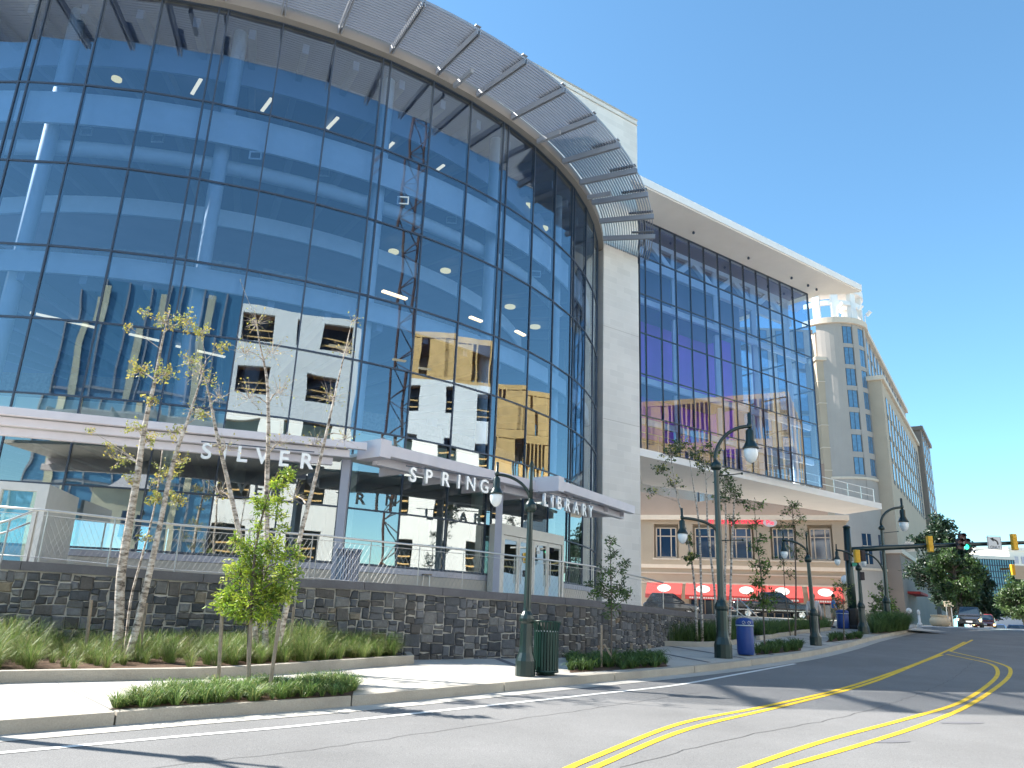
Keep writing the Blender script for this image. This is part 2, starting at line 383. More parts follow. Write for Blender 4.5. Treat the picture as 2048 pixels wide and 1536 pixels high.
struct('edge_line', ribbon([(-150, 1519), (0, 1507), (345, 1475), (600, 1452), (930, 1417), (1200, 1388), (1350, 1371), (1470, 1350), (1590, 1328)], .11), M['white_line'])
Y1 = [(1130, 1540), (1200, 1510), (1366, 1446), (1531, 1413), (1697, 1374), (1821, 1332), (1887, 1305), (1930, 1284)]
Y2 = [(1180, 1540), (1200, 1531), (1378, 1458), (1573, 1411), (1738, 1367), (1846, 1324), (1885, 1310)]
Y3 = [(1440, 1556), (1490, 1536), (1655, 1481), (1821, 1436), (1925, 1403), (1987, 1361), (1995, 1341), (1980, 1328), (1937, 1318), (1893, 1309)]
Y4 = [(1510, 1556), (1564, 1536), (1738, 1485), (1862, 1444), (1945, 1407), (2011, 1361), (2021, 1341), (2009, 1331), (1966, 1318), (1906, 1304), (1906, 1300), (1945, 1280)]
ym = MB()
for yy in (Y1, Y2, Y3, Y4):
    q = ribbon(yy, .10); ym.add(q.v, q.f)
struct('centre_lines', ym, M['yellow_line'])
cm = MB()
for cr in ([(1240, 1536), (1480, 1475), (1740, 1420), (1900, 1360), (1960, 1310)], [(280, 1540), (620, 1500), (1000, 1445), (1400, 1385)]):
    pts = catmull([gp(*q) for q in cr], .25); pts = [p + V((R.gauss(0, .02), R.gauss(0, .02), 0)) for p in pts]
    q = strip(pts, -.005, .005, .004); cm.add(q.v, q.f)
struct('road_cracks', cm, M['tar'])
q = MB(); pv = gp(1380, 1486)
for (px, py, a, b) in ((1775, 1484, .35, .09), (1925, 1446, .4, .09)):
    c = gp(px, py); q.add([(c.x + a * cos(t) + b * sin(t), c.y + a * .3 * sin(t) + .2 * a * cos(t), g(c.y + a * .3 * sin(t) + .2 * a * cos(t)) + .005) for t in [2 * pi * k / 14 for k in range(14)]], [tuple(range(14))])
struct('road_patches', q, M['paver'])
cwk = MB()
for k in range(9):
    x0 = 27.4 + k * 3.0; cwk.quad(*[(x, y, g(y) + .012) for x, y in ((x0, 53.05), (x0 + 2.92, 53.05), (x0 + 2.92, 53.98), (x0, 53.98))])
struct('crosswalk', cwk, M['white_line'])

# ================================================================== STONE WALL
WPX = [(-150, 1108, 15.0), (0, 1122, 15.3), (133, 1126, 15.6), (279, 1139, 16.1), (408, 1148, 16.5), (593, 1159, 17.1), (698, 1160, 17.5), (830, 1171, 18.0), (966, 1183, 18.9), (1127, 1194, 20.0), (1240, 1208, 22.2), (1330, 1218, 25.4), (1400, 1227, 29.), (1455, 1234, 34.)]
WTOP = [at(*q) for q in WPX]
WL = catmull(WTOP, .3)
arcs = [0]
for a, b in zip(WL, WL[1:]): arcs.append(arcs[-1] + (b - a).length)
def interp(tab, xs, x):
    if x <= xs[0]: return tab[0]
    for i in range(len(xs) - 1):
        if x <= xs[i + 1]: return tab[i] + (tab[i + 1] - tab[i]) * ((x - xs[i]) / (xs[i + 1] - xs[i]))
    return tab[-1]
tyy = [p.y for p in WTOP]; tz = [p.z for p in WTOP]
tz = [tz[0]] + [(tz[i - 1] + 2 * tz[i] + tz[i + 1]) / 4 for i in range(1, len(tz) - 1)] + [tz[-1]]
WZ = [interp(tz, tyy, p.y) for p in WL]
def wpos(s): return interp(WL, arcs, s)
def wz(s): return interp(WZ, arcs, s)
def wnor(s): t = (wpos(s + .2) - wpos(s - .2)).normalized(); return V((t.y, -t.x, 0))   # towards the street
LW = arcs[-1]
wall = thing('stone_retaining_wall', 'dark grey rubble stone retaining wall with pale mortar joints below the library terrace', 'wall', wpos(LW / 2))
core = MB(); N = len(WL); pf = WL; pbk = offs(WL, .4)
for i in range(N - 1):
    a, b, c, d = pf[i], pf[i + 1], pbk[i + 1], pbk[i]
    core.hexa([(q.x, q.y, g(q.y) - .1) for q in (a, b, c, d)] + [(a.x, a.y, WZ[i] - .17), (b.x, b.y, WZ[i + 1] - .17), (c.x, c.y, WZ[i + 1] - .17), (d.x, d.y, WZ[i] - .17)])
core.build('wall_core', M['mortar'], wall)
st = MB(); pal = [(.06, .061, .066), (.072, .067, .063), (.08, .083, .09), (.065, .068, .075), (.095, .095, .10), (.11, .11, .115), (.085, .078, .074), (.055, .058, .064), (.125, .122, .12)]
s = .0; rs = random.Random(3)
def stone(sa, sb, ta, tb):
    # ta,tb heights as fraction; corners jittered
    if sb - sa < .09: return
    j = .024; c0 = []
    for (a, b) in ((sa, ta), (sb, ta), (sb, tb), (sa, tb)): c0.append((a + rs.uniform(-j, j) * .8, b + rs.uniform(-j, j) * .7))
    if rs.random() < .45:          # 5th vertex
        k = rs.randrange(4); a, b = c0[k], c0[(k + 1) % 4]; c0.insert(k + 1, ((a[0] + b[0]) / 2 + rs.uniform(-.03, .03), (a[1] + b[1]) / 2 + rs.uniform(-.03, .03)))
    mx = sum(p[0] for p in c0) / len(c0); my = sum(p[1] for p in c0) / len(c0)
    col = pal[rs.randrange(len(pal))] if rs.random() > .035 else rs.choice([(.17, .125, .085), (.16, .135, .105), (.19, .155, .11)])
    fv = rs.uniform(.95, 1.45); st.cc = tuple(x * fv for x in col)
    rings = []
    for ins, h in ((.007, 0), (.012, .022), (.036, .034 + rs.uniform(0, .02))):
        rg = []
        for p in c0:
            dx, dy = p[0] - mx, p[1] - my; L_ = math.hypot(dx, dy); f = max(.2, 1 - ins * 1.3 / L_)
            S_, Z_ = mx + dx * f, my + dy * f; w = wpos(S_) + wnor(S_) * h; rg.append((w.x, w.y, Z_))
        rings.append(rg)
    n = len(c0); fs = []
    for k in range(2):
        for i in range(n): fs.append((k * n + i, k * n + (i + 1) % n, (k + 1) * n + (i + 1) % n, (k + 1) * n + i))
    fs.append(tuple(range(2 * n, 3 * n))); st.add([p for r_ in rings for p in r_], fs)
def cell(sa, sb, za, zb, d=0):
    w, h = sb - sa, zb - za
    big = rs.uniform(.26, .50); bh = rs.uniform(.18, .34)
    if w > big and w >= h * .9: m = sa + w * rs.uniform(.36, .64); cell(sa, m, za, zb, d + 1); cell(m, sb, za, zb, d + 1)
    elif h > bh: m = za + h * rs.uniform(.38, .62); cell(sa, sb, za, m, d + 1); cell(sa, sb, m, zb, d + 1)
    else: stone(sa, sb, za, zb)
s = .02
while s < LW - .3:
    w = rs.uniform(1.1, 1.6); e = min(s + w, LW - .02); m = (s + e) / 2
    zlo = g(wpos(m).y) + .02; cell(s, e, zlo, wz(m) - .19); s = e
st.build('stones', M['stone'], wall)
cp = MB(); ci, co = offs(WL, .46), offs(WL, -.07)
i = 0
while i < N - 1:
    j = min(i + 5, N - 1)
    for k in range(i, j):
        e0 = .03 if k == i else 0
        a, b, c, d = co[k].lerp(co[k + 1], e0), co[k + 1], ci[k + 1], ci[k].lerp(ci[k + 1], e0)
        cp.hexa([(a.x, a.y, WZ[k] - .17), (b.x, b.y, WZ[k + 1] - .17), (c.x, c.y, WZ[k + 1] - .17), (d.x, d.y, WZ[k] - .17), (a.x, a.y, WZ[k]), (b.x, b.y, WZ[k + 1]), (c.x, c.y, WZ[k + 1]), (d.x, d.y, WZ[k])])
    i = j
cp.build('coping', M['coping'], wall)
# terrace fill behind the wall
ti = offs(WL, .41)[::4]
tp = [(p.x, p.y) for p in ti] + [(14, 46), (-8, 52), (-30, 40), (-26, 18)]
struct('terrace', (lambda m: (m.prism(tp, [0] * len(tp), [interp(WZ, arcs, arcs[min(4 * k, N - 1)]) - .1 for k in range(len(ti))] + [2.2] * 4), m)[1])(MB()), M['concrete'])

# ------------------------------------------------------------------ terrace railing
RPX = [(-150, 1002), (98, 1021), (237, 1037), (370, 1051), (698, 1075), (746, 1082), (926, 1099), (1127, 1124), (1187, 1133), (1278, 1153), (1328, 1166)]
def s_at_px(px):                     # arc length where the wall crosses the photo column
    best = min(range(N), key=lambda i: abs(1024 + FPX * (WL[i].x / WL[i].y) / cos(PIT) * .985 - px)); return arcs[best]
def rail_pt(px):
    py = None
    for (a, b) in zip(RPX, RPX[1:]):
        if a[0] <= px <= b[0]: py = a[1] + (b[1] - a[1]) * (px - a[0]) / (b[0] - a[0])
    Y = interp([q[2] for q in WPX], [q[0] for q in WPX], px) + .28
    return at(px, py, Y)
railing = thing('terrace_railing', 'stainless steel railing with fine wire mesh along the top of the stone wall', 'railing', rail_pt(600))
pxs = [-120, 98, 232, 363, 500, 626, 637, 743, 840, 928, 1001, 1069, 1127, 1187, 1236, 1282, 1326]
RP = [rail_pt(p) for p in pxs]
zoff = [p.z - (interp(tz, tyy, p.y - .28)) for p in RP]
mb = MB(); mb.tube(RP, .024, 8); mb.build('handrail', M['steel'], railing, True)
mb = MB(); mb.tube([V((p.x, p.y, p.z - .10)) for p in RP], .008, 6); mb.tube([V((p.x, p.y, p.z - .93)) for p in RP], .012, 6); mb.build('rail_bar', M['steel'], railing, True)
for p in RP[1:]:
    mb = MB(); mb.bar(V((p.x, p.y, p.z - 1.12)), p, .05, .014); mb.build('post', M['steel'], railing)
mb = MB()
for a, b in zip(RP, RP[1:]):
    L_ = (b - a).length; n = int(L_ / .10)
    for k in range(n + 1):
        for sg in (1, -1):
            f0 = k / max(n, 1); f1 = f0 + sg * .42 / L_
            lo = 0.0; h = .83
            if f1 > 1: lo2 = (1 - f0) / (f1 - f0); f1c = 1; h = .83 * lo2
            elif f1 < 0: lo2 = f0 / (f0 - f1); f1c = 0; h = .83 * lo2
            else: f1c = f1
            p = a.lerp(b, f0) - V((0, 0, .93)); q_ = a.lerp(b, f1c) - V((0, 0, .93 - h))
            mb.tube([p, q_], .0022, 3, False)
mb.build('wire_mesh', M['mesh'], railing)
# left stair handrail
sr = thing('stair_handrail', 'curved steel handrail by the glass door at the left edge', 'handrail', at(40, 1040, 15.2))
p0, p1, p2, p3 = at(-60, 1062, 14.6), at(20, 1040, 15.0), at(64, 1023, 15.4), at(76, 1022, 15.55)
mb = MB(); mb.tube([p0, p1, p2, p3, p3 - V((0, 0, 1.1))], .022, 8); mb.build('rail', M['steel'], sr, True)
mb = MB(); mb.tube([p0 - V((0, 0, .22)), p1 - V((0, 0, .22)), p2 - V((0, 0, .22))], .018, 8); mb.build('lower_rail', M['steel'], sr, True)
mb = MB(); mb.bar(p1 - V((0, 0, 1.0)), p1, .05, .014); mb.build('post', M['steel'], sr)

# ================================================================== LIBRARY
DC = (-16.4, 43.6); DR = 21.28; T0 = 14.78; PW = 5.17; PG = .87; BAY = 3 * PW + PG
BU = V((.8094, .5872, 0)); BN = V((.5872, -.8094, 0))       # block wall direction and its outward normal
BP = V((7.84, 43.04, 0))
lib = thing('library_building', 'glass fronted library with a curved drum, louvred sunshade and tall pale stone pier', 'library', (-10, 40, 2))
def dp(t, r, z): t = rad(t); return V((DC[0] + r * sin(t), DC[1] - r * cos(t), z))
MA = []
for m in range(-4, 5):
    b = T0 + BAY * m
    MA += [b - PG / 2, b + PG / 2, b + PG / 2 + PW, b + PG / 2 + 2 * PW]
MA = [a for a in MA if -46 < a < 81] + [82.5]
ZR = [7.62, 10.02, 12.48, 15.47, 18.49, 22.45]
def drumglass(z0, z1, name, mt):
    m = MB()
    for a, b in zip(MA, MA[1:]):
        dr = R.uniform(-.010, .010) if b - a > 2 else 0; dr2 = R.uniform(-.006, .006)
        p, q = dp(a, DR + dr, z0), dp(b, DR - dr, z0); r_, s_ = dp(b, DR - dr + dr2, z1), dp(a, DR + dr + dr2, z1)
        m.quad(p, q, r_, s_)
    return m.build(name, mt, lib)
for z0, z1 in zip(ZR, ZR[1:]): drumglass(z0, z1, 'glazing_band', M['gdrum'])
drumglass(4.95, 7.62, 'storefront_glass', M['gstore']); drumglass(3.18, 4.95, 'storefront_glass', M['gstore'])
mb = MB()
for a in MA:
    t = rad(a); u = (cos(t), sin(t)); n = (sin(t), -cos(t)); p = dp(a, DR, 0)
    mb.obox(p, u, n, -.024, .024, -.14, .04, 3.1, 22.45)
for z in [3.18, 4.95] + ZR:
    for a, b in zip(MA, MA[1:]): mb.bar(dp(a, DR - .045, z), dp(b, DR - .045, z), .16, .055)
mb.build('mullions', M['mull'], lib)
# plinth under the storefront
mb = MB(); mb.arc(DC, DR - .3, DR + .06, 2.1, 2.93, rad(-45), rad(49.5), 60); mb.arc(DC, DR - .3, DR + .06, 2.1, 2.93, rad(61.5), rad(82), 14); mb.build('plinth', M['plinth'], lib)
mb = MB(); mb.arc(DC, DR - .3, DR + .10, 2.935, 3.13, rad(-45), rad(49.5), 60); mb.arc(DC, DR - .3, DR + .1, 2.935, 3.13, rad(61.5), rad(82), 14); mb.build('sill', M['sill'], lib)
# roof fascia and roof
mb = MB(); mb.arc(DC, DR - .25, DR + .32, 22.46, 22.95, rad(-46), rad(84), 90); mb.build('roof_fascia', M['fascia'], lib)
mb = MB(); mb.arc(DC, 0.1, DR - .26, 22.55, 22.9, 0, 2 * pi, 80, False); mb.build('roof', M['indark'], lib)
# interior : floors, bands, soffits, columns, rear wall
def spand(z, h, name='floor_slab'):
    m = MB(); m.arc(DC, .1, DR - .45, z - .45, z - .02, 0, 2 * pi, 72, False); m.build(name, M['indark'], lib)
    m = MB(); m.arc(DC, DR - .52, DR - .42, z - h, z - .03, rad(-46), rad(82), 70); m.build('spandrel_band', M['inwhite'], lib)
for zc_, r0, r1 in ((22.4, 8, DR - .7), (17.95, 9, DR - 1.0), (11.95, 8, DR - .7), (7.1, 8, DR - .7)):
    mb = MB()
    for k in range(-8, 15):
        a = rad(T0 + k * 5.46 + 2.7); mb.obox((DC[0], DC[1], 0), (cos(a), sin(a)), (sin(a), -cos(a)), -.12, .12, r0, r1, zc_ - .42, zc_)
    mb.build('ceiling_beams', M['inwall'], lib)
for zc_, rr_ in ((17.0, DR - 1.6),):
    mb = MB(); mb.tube([dp(a, rr_, zc_) for a in range(-40, 76, 4)], .28, 10); mb.build('air_duct', M['inwhite'], lib, True)
RS = random.Random(12)
for zf in (7.64, 12.5):
    for k in range(9):
        a = -12 + k * 9.5 + RS.uniform(-1, 1); t = rad(a); mb = MB(); u_, n_ = (cos(t), sin(t)), (sin(t), -cos(t)); P_ = dp(a, DR - 3.4, 0)
        mb.obox(P_, u_, n_, -1.2, 1.2, -.2, .2, zf, zf + 1.5)
        for j in range(3): mb.obox(P_, u_, n_, -1.15, 1.15, .21, .26, zf + .2 + j * .45, zf + .48 + j * .45)
        mb.build('bookshelf', M['wood'], lib)
spand(18.49, 1.25); spand(12.48, .75); spand(7.62, .55)
mb = MB(); mb.arc(DC, DR - 4.3, DR - 4.2, 15.9, 16.6, rad(-60), rad(80), 60); mb.build('soffit_edge', M['inwhite'], lib)
mb = MB(); mb.arc(DC, 6, DR - 4.32, 15.95, 16.1, rad(-70), rad(80), 60); mb.build('dropped_ceiling', M['inmauve'], lib)
mb = MB(); mb.arc(DC, DR - 2.6, DR - 2.5, 21.2, 22.4, rad(-60), rad(80), 60); mb.build('roof_beam', M['inwall'], lib)
mb = MB(); mb.arc(DC, .1, DR - .5, 2.15, 2.3, 0, 2 * pi, 60, False); mb.build('ground_floor', M['infloor'], lib)
for m_ in range(-2, 5):
    a = T0 + BAY * m_ + 1.5; p = dp(a, DR - 1.1, 0); mb = MB(); mb.tube([V((p.x, p.y, 2.3)), V((p.x, p.y, 22.4))], .26, 14); mb.build('column', M['inwhite'], lib, True)
for m_ in range(-1, 4):
    a = T0 + BAY * m_ + 9; p = dp(a, DR - 8.5, 0); mb = MB(); mb.tube([V((p.x, p.y, 2.3)), V((p.x, p.y, 22.4))], .3, 12); mb.build('column', M['inwall'], lib, True)
mb = MB(); W0, W1 = V((-17, 39.5)), V((4.2, 46)); wu = (W1 - W0).normalized(); wn = V((-wu.y, wu.x)); mb.obox(W0, wu, wn, 0, (W1 - W0).length, 0, .3, 2.3, 22.4); mb.build('rear_wall', M['inwall'], lib)
# rear glazing of the drum, daylight comes through it at the left
RA = [98 + 6.5 * k for k in range(27)]
mb = MB()
for a, b in zip(RA, RA[1:]): mb.quad(dp(a, DR, 2.2), dp(b, DR, 2.2), dp(b, DR, 22.45), dp(a, DR, 22.45))
mb.build('rear_glazing', M['gdrum'], lib)
mb = MB()
for a in RA: t = rad(a); mb.obox(dp(a, DR, 0), (cos(t), sin(t)), (sin(t), -cos(t)), -.04, .04, -.14, .05, 2.2, 22.45)
for z in (2.3, 5, 7.62, 10, 12.48, 15.5, 18.49, 22.4):
    for a, b in zip(RA, RA[1:]): mb.bar(dp(a, DR - .04, z), dp(b, DR - .04, z), .17, .08)
mb.build('rear_mullions', M['mull'], lib)
# ceiling lamps
for (x, y, z) in ((233, 160, 21.9), (1055, 413, 21.9), (1086, 458, 21.9), (787, 505, 17.42), (891, 543, 17.42), (1020, 615, 17.42), (1070, 655, 17.42)):
    p = atz(x, y, z); r_ = p.y * .0075; mb = MB(); mb.lathe([(r_, 0), (r_, .08), (r_ * .3, .12)], p, 18); mb.build('ceiling_lamp', M['lamp_on'], lib)
for (x, y, x2, y2, z) in ((384, 188, 402, 158, 21.9), (524, 222, 543, 197, 21.9), (655, 257, 676, 235, 21.9), (771, 300, 787, 285, 21.9), (873, 341, 888, 330, 21.9),
                          (765, 582, 813, 598, 11.42), (940, 634, 963, 643, 11.42), (1032, 662, 1049, 671, 11.42), (60, 625, 190, 655, 11.42), (258, 668, 320, 682, 11.42), (352, 692, 450, 714, 11.42)):
    a, b = atz(x, y, z), atz(x2, y2, z)
    if (b - a).length > 4: b = a + (b - a).normalized() * 4
    mb = MB(); mb.bar(a, b, .13, .06); mb.build('linear_lamp', M['tube_on'], lib)
for (x, y) in ((173, 263), (316, 277), (511, 311), (648, 345), (806, 401), (903, 440), (1015, 505), (1072, 548)):
    p = at(x, y, 0); d = ray(x, y); Y = 24 + (x > 600) * 2 + (x > 850) * 3.2 + (x > 1000) * 3.2; p = CAM + d * (Y / d.y); mb = MB(); u = V((1, 0, 0))
    for (a0, a1, z0, z1) in ((-.22, .22, .12, .16), (-.22, .22, -.16, -.12), (-.22, -.18, -.12, .12), (.18, .22, -.12, .12)): mb.box(p.x + a0, p.x + a1, p.y - .03, p.y + .02, p.z + z0, p.z + z1)
    mb.build('air_vent', M['inwhite'], lib)
# stair seen through the glass, right bays
for (x, y, x2, y2, z) in ((690, 420, 692, 570, 0), (675, 500, 677, 560, 0), (890, 560, 893, 640, 0)):
    pass
# sunshade ring ------------------------------------------------------
def wallhit(r):                          # angle where a ring of radius r meets the stone wall plane
    t = 60.0
    while t < 100:
        p = dp(t, r, 0)
        if (p - WPL).dot(BN) < .02: return t
        t += .2
    return 100
WPL = BP + BN * .12
shade = MB().build('sunshade', M['louver'], lib)
mb = MB(); nl = 21
for k in range(nl):
    r_ = DR + .5 + k * (24.42 - DR - .5) / (nl - 1); te = min(wallhit(r_), 96)
    mb.arc(DC, r_ - .017, r_ + .017, 22.80, 22.93, rad(-12), rad(te), 70)
lv = mb.build('louvres', M['louver'], shade)
for a in [T0 + BAY * m_ + k * 5.46 for m_ in range(-1, 5) for k in range(3)]:
    if a > 84: continue
    t = rad(a); u = (cos(t), sin(t)); n = (sin(t), -cos(t)); mb = MB()
    for o_ in (-.06, .06): mb.obox(dp(a, 0, 0), u, n, o_ - .02, o_ + .02, DR + .3, 24.55, 22.52, 22.78)
    mb.obox(dp(a, 0, 0), u, n, -.12, .12, 23.2, 24.5, 22.95, 22.98)
    mb.build('outrigger', M['louver'], shade)
for a in (T0 - 3.3, T0 + 24, T0 + 37.5, T0 + 52):
    t = rad(a); mb = MB(); mb.obox(dp(a, 0, 0), (cos(t), sin(t)), (sin(t), -cos(t)), -.06, .06, DR + .35, DR + 1.6, 22.3, 22.5); mb.build('shade_bracket', M['louver'], shade)
# stone pier and upper wall ------------------------------------------
M['pier'] = blockmat('pier_stone', (.78, .74, .69), (.70, .665, .62), (.82, .79, .75), (BU.x, BU.y), 1.1, .38, .006)
M['pierside'] = blockmat('pier_stone_side', (.72, .67, .61), (.68, .63, .57), (.78, .75, .70), (BN.x, BN.y), 1.1, .38, .006)
pr = onpl(1279, 800, WPL, BN); pl = onpl(1206, 800, WPL, BN); sw_ = (pr - pl).dot(BU); ztop = onpl(1280, 246, WPL, BN).z
mb = MB(); mb.obox(pl, BU, BN, 0, sw_, -3.4, 0, 1.6, 22.4); mb.obox(pl, BU, BN, -14, sw_, -3.4, 0, 23.1, ztop); mb.obox(pl, BU, BN, 0.02, sw_ - .02, -3.38, -.02, 22.4, 23.1)
mb.build('stone_pier', M['pier'], lib)
mb = MB()
for zz in (onpl(1205, 650, WPL, BN).z, onpl(1205, 836, WPL, BN).z, onpl(1205, 1018, WPL, BN).z): q = MB(); q.obox(pl, BU, BN, 0, sw_, 0, .004, zz - .012, zz + .012); q.build('pier_joint', M['plinth'], lib)
q = MB(); q.obox(pl, BU, BN, -14, sw_, 0, .05, ztop - .35, ztop - .3); q.build('pier_joint', M['plinth'], lib)
mb.obox(pl, BU, BN, -14, sw_ + .03, -3.4, .03, ztop + .002, ztop + .12)
mb.build('pier_cap', M['plinth'], lib)
# glass block ----------------------------------------------------------
def bpx(px): y = 591 + (715 - 591) * (px - 1291) / 334; return (onpl(px, y, BP, BN) - BP).dot(BU)
BM = [1279.5, 1291.5, 1323, 1353.6, 1382.7, 1412.2, 1440.5, 1467.2, 1493, 1519.3, 1544.3, 1568.5, 1593.6, 1624.5]
BS = [bpx(x) for x in BM]; BE = BS[-1]
bz = lambda x, y: onpl(x, y, BP, BN).z
BR_ = [(bz(1278, 896) + bz(1645, 976)) / 2, (bz(1291.6, 829) + bz(1640, 921.5)) / 2, (bz(1291.3, 746) + bz(1635, 852)) / 2, (bz(1291, 667) + bz(1631, 782)) / 2, (bz(1291, 591) + bz(1625, 715)) / 2, (bz(1290.5, 518) + bz(1621, 650)) / 2, (bz(1303, 448) + bz(1618, 589)) / 2]
def bw(s_, d, z): p = BP + BU * s_ - BN * d; return V((p.x, p.y, z))
for z0, z1 in zip(BR_, BR_[1:]):
    mb = MB()
    for a, b in zip(BS, BS[1:]):
        e = R.uniform(-.006, .006); mb.quad(bw(a, e, z0), bw(b, -e, z0), bw(b, -e, z1), bw(a, e, z1))
    mb.build('block_glazing', M['gblock'], lib)
mb = MB(); DEP = 11
for s_ in BS: mb.obox(bw(s_, 0, 0), BU, BN, -.02, .02, -.12, .035, BR_[0], BR_[-1])
for z in BR_: mb.obox(BP, BU, BN, BS[0], BE, -.1, .03, z - .025, z + .025)
for k in range(1, 6): mb.obox(bw(BE, DEP * k / 5, 0), BU, BN, -.12, .05, -.03, .03, BR_[0], BR_[-1])
for z in BR_[1:]: mb.obox(bw(BE, 0, 0), BU, BN, -.1, .045, -DEP, -.13, z - .035, z + .035)
mb.build('block_mullions', M['mull'], lib)
mb = MB(); mb.quad(bw(BE, 0, BR_[0]), bw(BE, DEP, BR_[0]), bw(BE, DEP, BR_[-1]), bw(BE, 0, BR_[-1])); mb.build('side_glazing', M['gclear'], lib)
mb = MB(); sq = bpx(1500); mb.quad(bw(sq, DEP, BR_[0]), bw(BE, DEP, BR_[0]), bw(BE, DEP, BR_[-1]), bw(sq, DEP, BR_[-1])); mb.build('rear_block_glazing', M['gclear'], lib)
# truss behind the top row
mb = MB(); zt, zb = BR_[-1] - .75, BR_[-2] + .22; vs_ = [bpx(1286), bpx(1373), bpx(1457), bpx(1533), bpx(1600)]; ap = [bpx(1325), bpx(1412), bpx(1493), bpx(1566)]
mb.bar(bw(BS[0], 1.0, zb), bw(BE - 1, 1.0, zb), .3, .55); mb.bar(bw(BS[0], 1.0, zt), bw(BE - 1, 1.0, zt), .3, .3)
for a, c, b in zip(vs_, ap, vs_[1:]):
    mb.bar(bw(a, 1.0, zb), bw(c, 1.0, zt), .28, .4); mb.bar(bw(c, 1.0, zt), bw(b, 1.0, zb), .28, .4)
for a in vs_: mb.bar(bw(a, 1.0, BR_[0]), bw(a, 1.0, zt), .35, .35)
mb.build('truss', M['inwhite'], lib)
mb = MB()
for z in (BR_[4], BR_[2], BR_[1]): mb.obox(BP, BU, BN, BS[0], BE - .3, -.5, -.3, z - .42, z - .05)
mb.build('floor_edge_beam', M['inwhite'], lib)
mb = MB()
for z in (BR_[4], BR_[2]): mb.obox(BP, BU, BN, BS[0], bpx(1465) + .5, -2.9, -.55, z - .4, z - .1)
mb.obox(BP, BU, BN, BS[0], BE - .2, -DEP, -.3, BR_[-1] - .12, BR_[-1] - .02)
mb.obox(BP, BU, BN, BS[0], bpx(1490) + 3.5, -3.3, -3.0, BR_[0], BR_[-1] - .15)
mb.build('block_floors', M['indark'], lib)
mb = MB(); mb.obox(BP, BU, BN, BS[0], bpx(1465) + 3.0, -2.7, -2.5, BR_[1] - .5, BR_[5] - 2.2); mb.build('purple_wall', M['purple'], lib)
# roof slab
zs = BR_[-1] + .03; A_ = atz(1262, 361, zs); B_ = atz(1722, 584, zs); C_ = atz(1690, 588, zs); D_ = atz(1640, 590, zs)
E_ = bw(BE + 1, DEP, 0); F_ = bw(-.5, DEP, 0); G_ = bw(-.5, 3.6, 0)
Ain = pr + BN * .02 + BU * .02
poly = [(q.x, q.y) for q in (A_, B_, C_, D_, E_, F_, bw(BS[0], 0, 0), Ain)]
mb = MB(); mb.prism(poly, zs, zs + .42); mb.build('roof_slab', M['soffit'], lib)
mb = MB(); e = (B_ - A_).normalized(); mb.obox(A_, e, (e.y, -e.x), 0, (B_ - A_).length, .004, .09, zs + .07, zs + .55); mb.build('slab_fascia', M['whitemetal'], lib)
for (x, y) in ((1387, 463), (1497, 514), (1583, 554), (1616, 569), (1633, 577)):
    p = atz(x, y, zs - .01); mb = MB(); mb.lathe([(.07, -.16), (.09, -.08), (.05, 0)], p, 10); mb.build('soffit_spotlight', M['mull'], lib)
# balcony slab
zl = BR_[0] - .42; A_ = atz(1272, 903, zl + .2); B_ = atz(1761, 1013, zl + .2); C_ = atz(1690, 1029, zl); D_ = atz(1285, 968, zl); Ain = pr + BN * .05
e = (B_ - A_).normalized(); en = V((e.y, -e.x, 0))
poly = [(q.x, q.y) for q in (A_, B_, C_, D_)]
mb = MB(); mb.prism(poly, zl, BR_[0] - .04); mb.build('balcony_slab', M['soffit'], lib)
mb = MB(); mb.obox(A_, e, en, 0, (B_ - A_).length, .004, .10, zl - .01, BR_[0] + .01); mb.build('balcony_fascia', M['whitemetal'], lib)
mb = MB(); LE = (B_ - A_).length; zr0 = BR_[0] + .02
for h in (1.08, .55): mb.tube([A_ + e * .2 - en * .3 + V((0, 0, zr0 + h - A_.z)), B_ - e * .2 - en * .3 + V((0, 0, zr0 + h - B_.z))], .025, 6)
mb.build('balcony_rail', M['steel'], lib)
for k in range(15):
    p = A_ + e * (.3 + (LE - .6) * k / 14) - en * .3; mb = MB(); mb.obox(p, e, en, -.02, .02, -.02, .02, zr0 - .04, zr0 + 1.08); mb.build('balcony_post', M['steel'], lib)
# canopies --------------------------------------------------------------
def canopy(P, Q, zt, depth, stepped):
    P = V((P.x, P.y, 0)); Q = V((Q.x, Q.y, 0)); u = (Q - P).normalized(); n = V((u.y, -u.x, 0)); L_ = (Q - P).length
    m = MB()
    if stepped:
        for k in range(3): m.obox(P, u, n, -.0, L_ - k * .45, -.20 * k - .18, -.20 * k, zt - .23 * (k + 1), zt - .23 * k - .018)
        m2 = MB(); m2.obox(P, u, n, 0, L_ - .5, -depth, -.2, zt - .2, zt - .1); m2.build('canopy_deck', M['frame'], lib)
    else:
        m.obox(P, u, n, 0, L_, -.3, 0, zt - .34, zt); m.obox(P, u, n, .3, L_, -.75, -.5, zt - .55, zt - .3)
        m.obox(P, u, n, -.1, .32, -1.0, .05, zt - .42, zt + .12)
        m2 = MB(); m2.obox(P, u, n, .33, L_, -depth, -.32, zt - .2, zt - .1); m2.build('canopy_deck', M['frame'], lib)
        for k in range(1, 5): m.obox(P, u, n, L_ * k / 4.3, L_ * k / 4.3 + .06, -depth, -.31, zt - .5, zt - .21)
    m.build('canopy', M['canopy'], lib, bevel=.012); return P, u, n, L_
zc = 6.45
CP1, CP2 = atz(-140, 796, zc), atz(735, 884, zc); c1 = canopy(CP1, CP2, zc, 2.6, True)
c2 = canopy(atz(765, 886, zc), atz(1112, 971, zc), zc, 2.4, False)
c3 = canopy(atz(1118, 959, zc), atz(1270, 1012, zc), zc, 2.2, False)
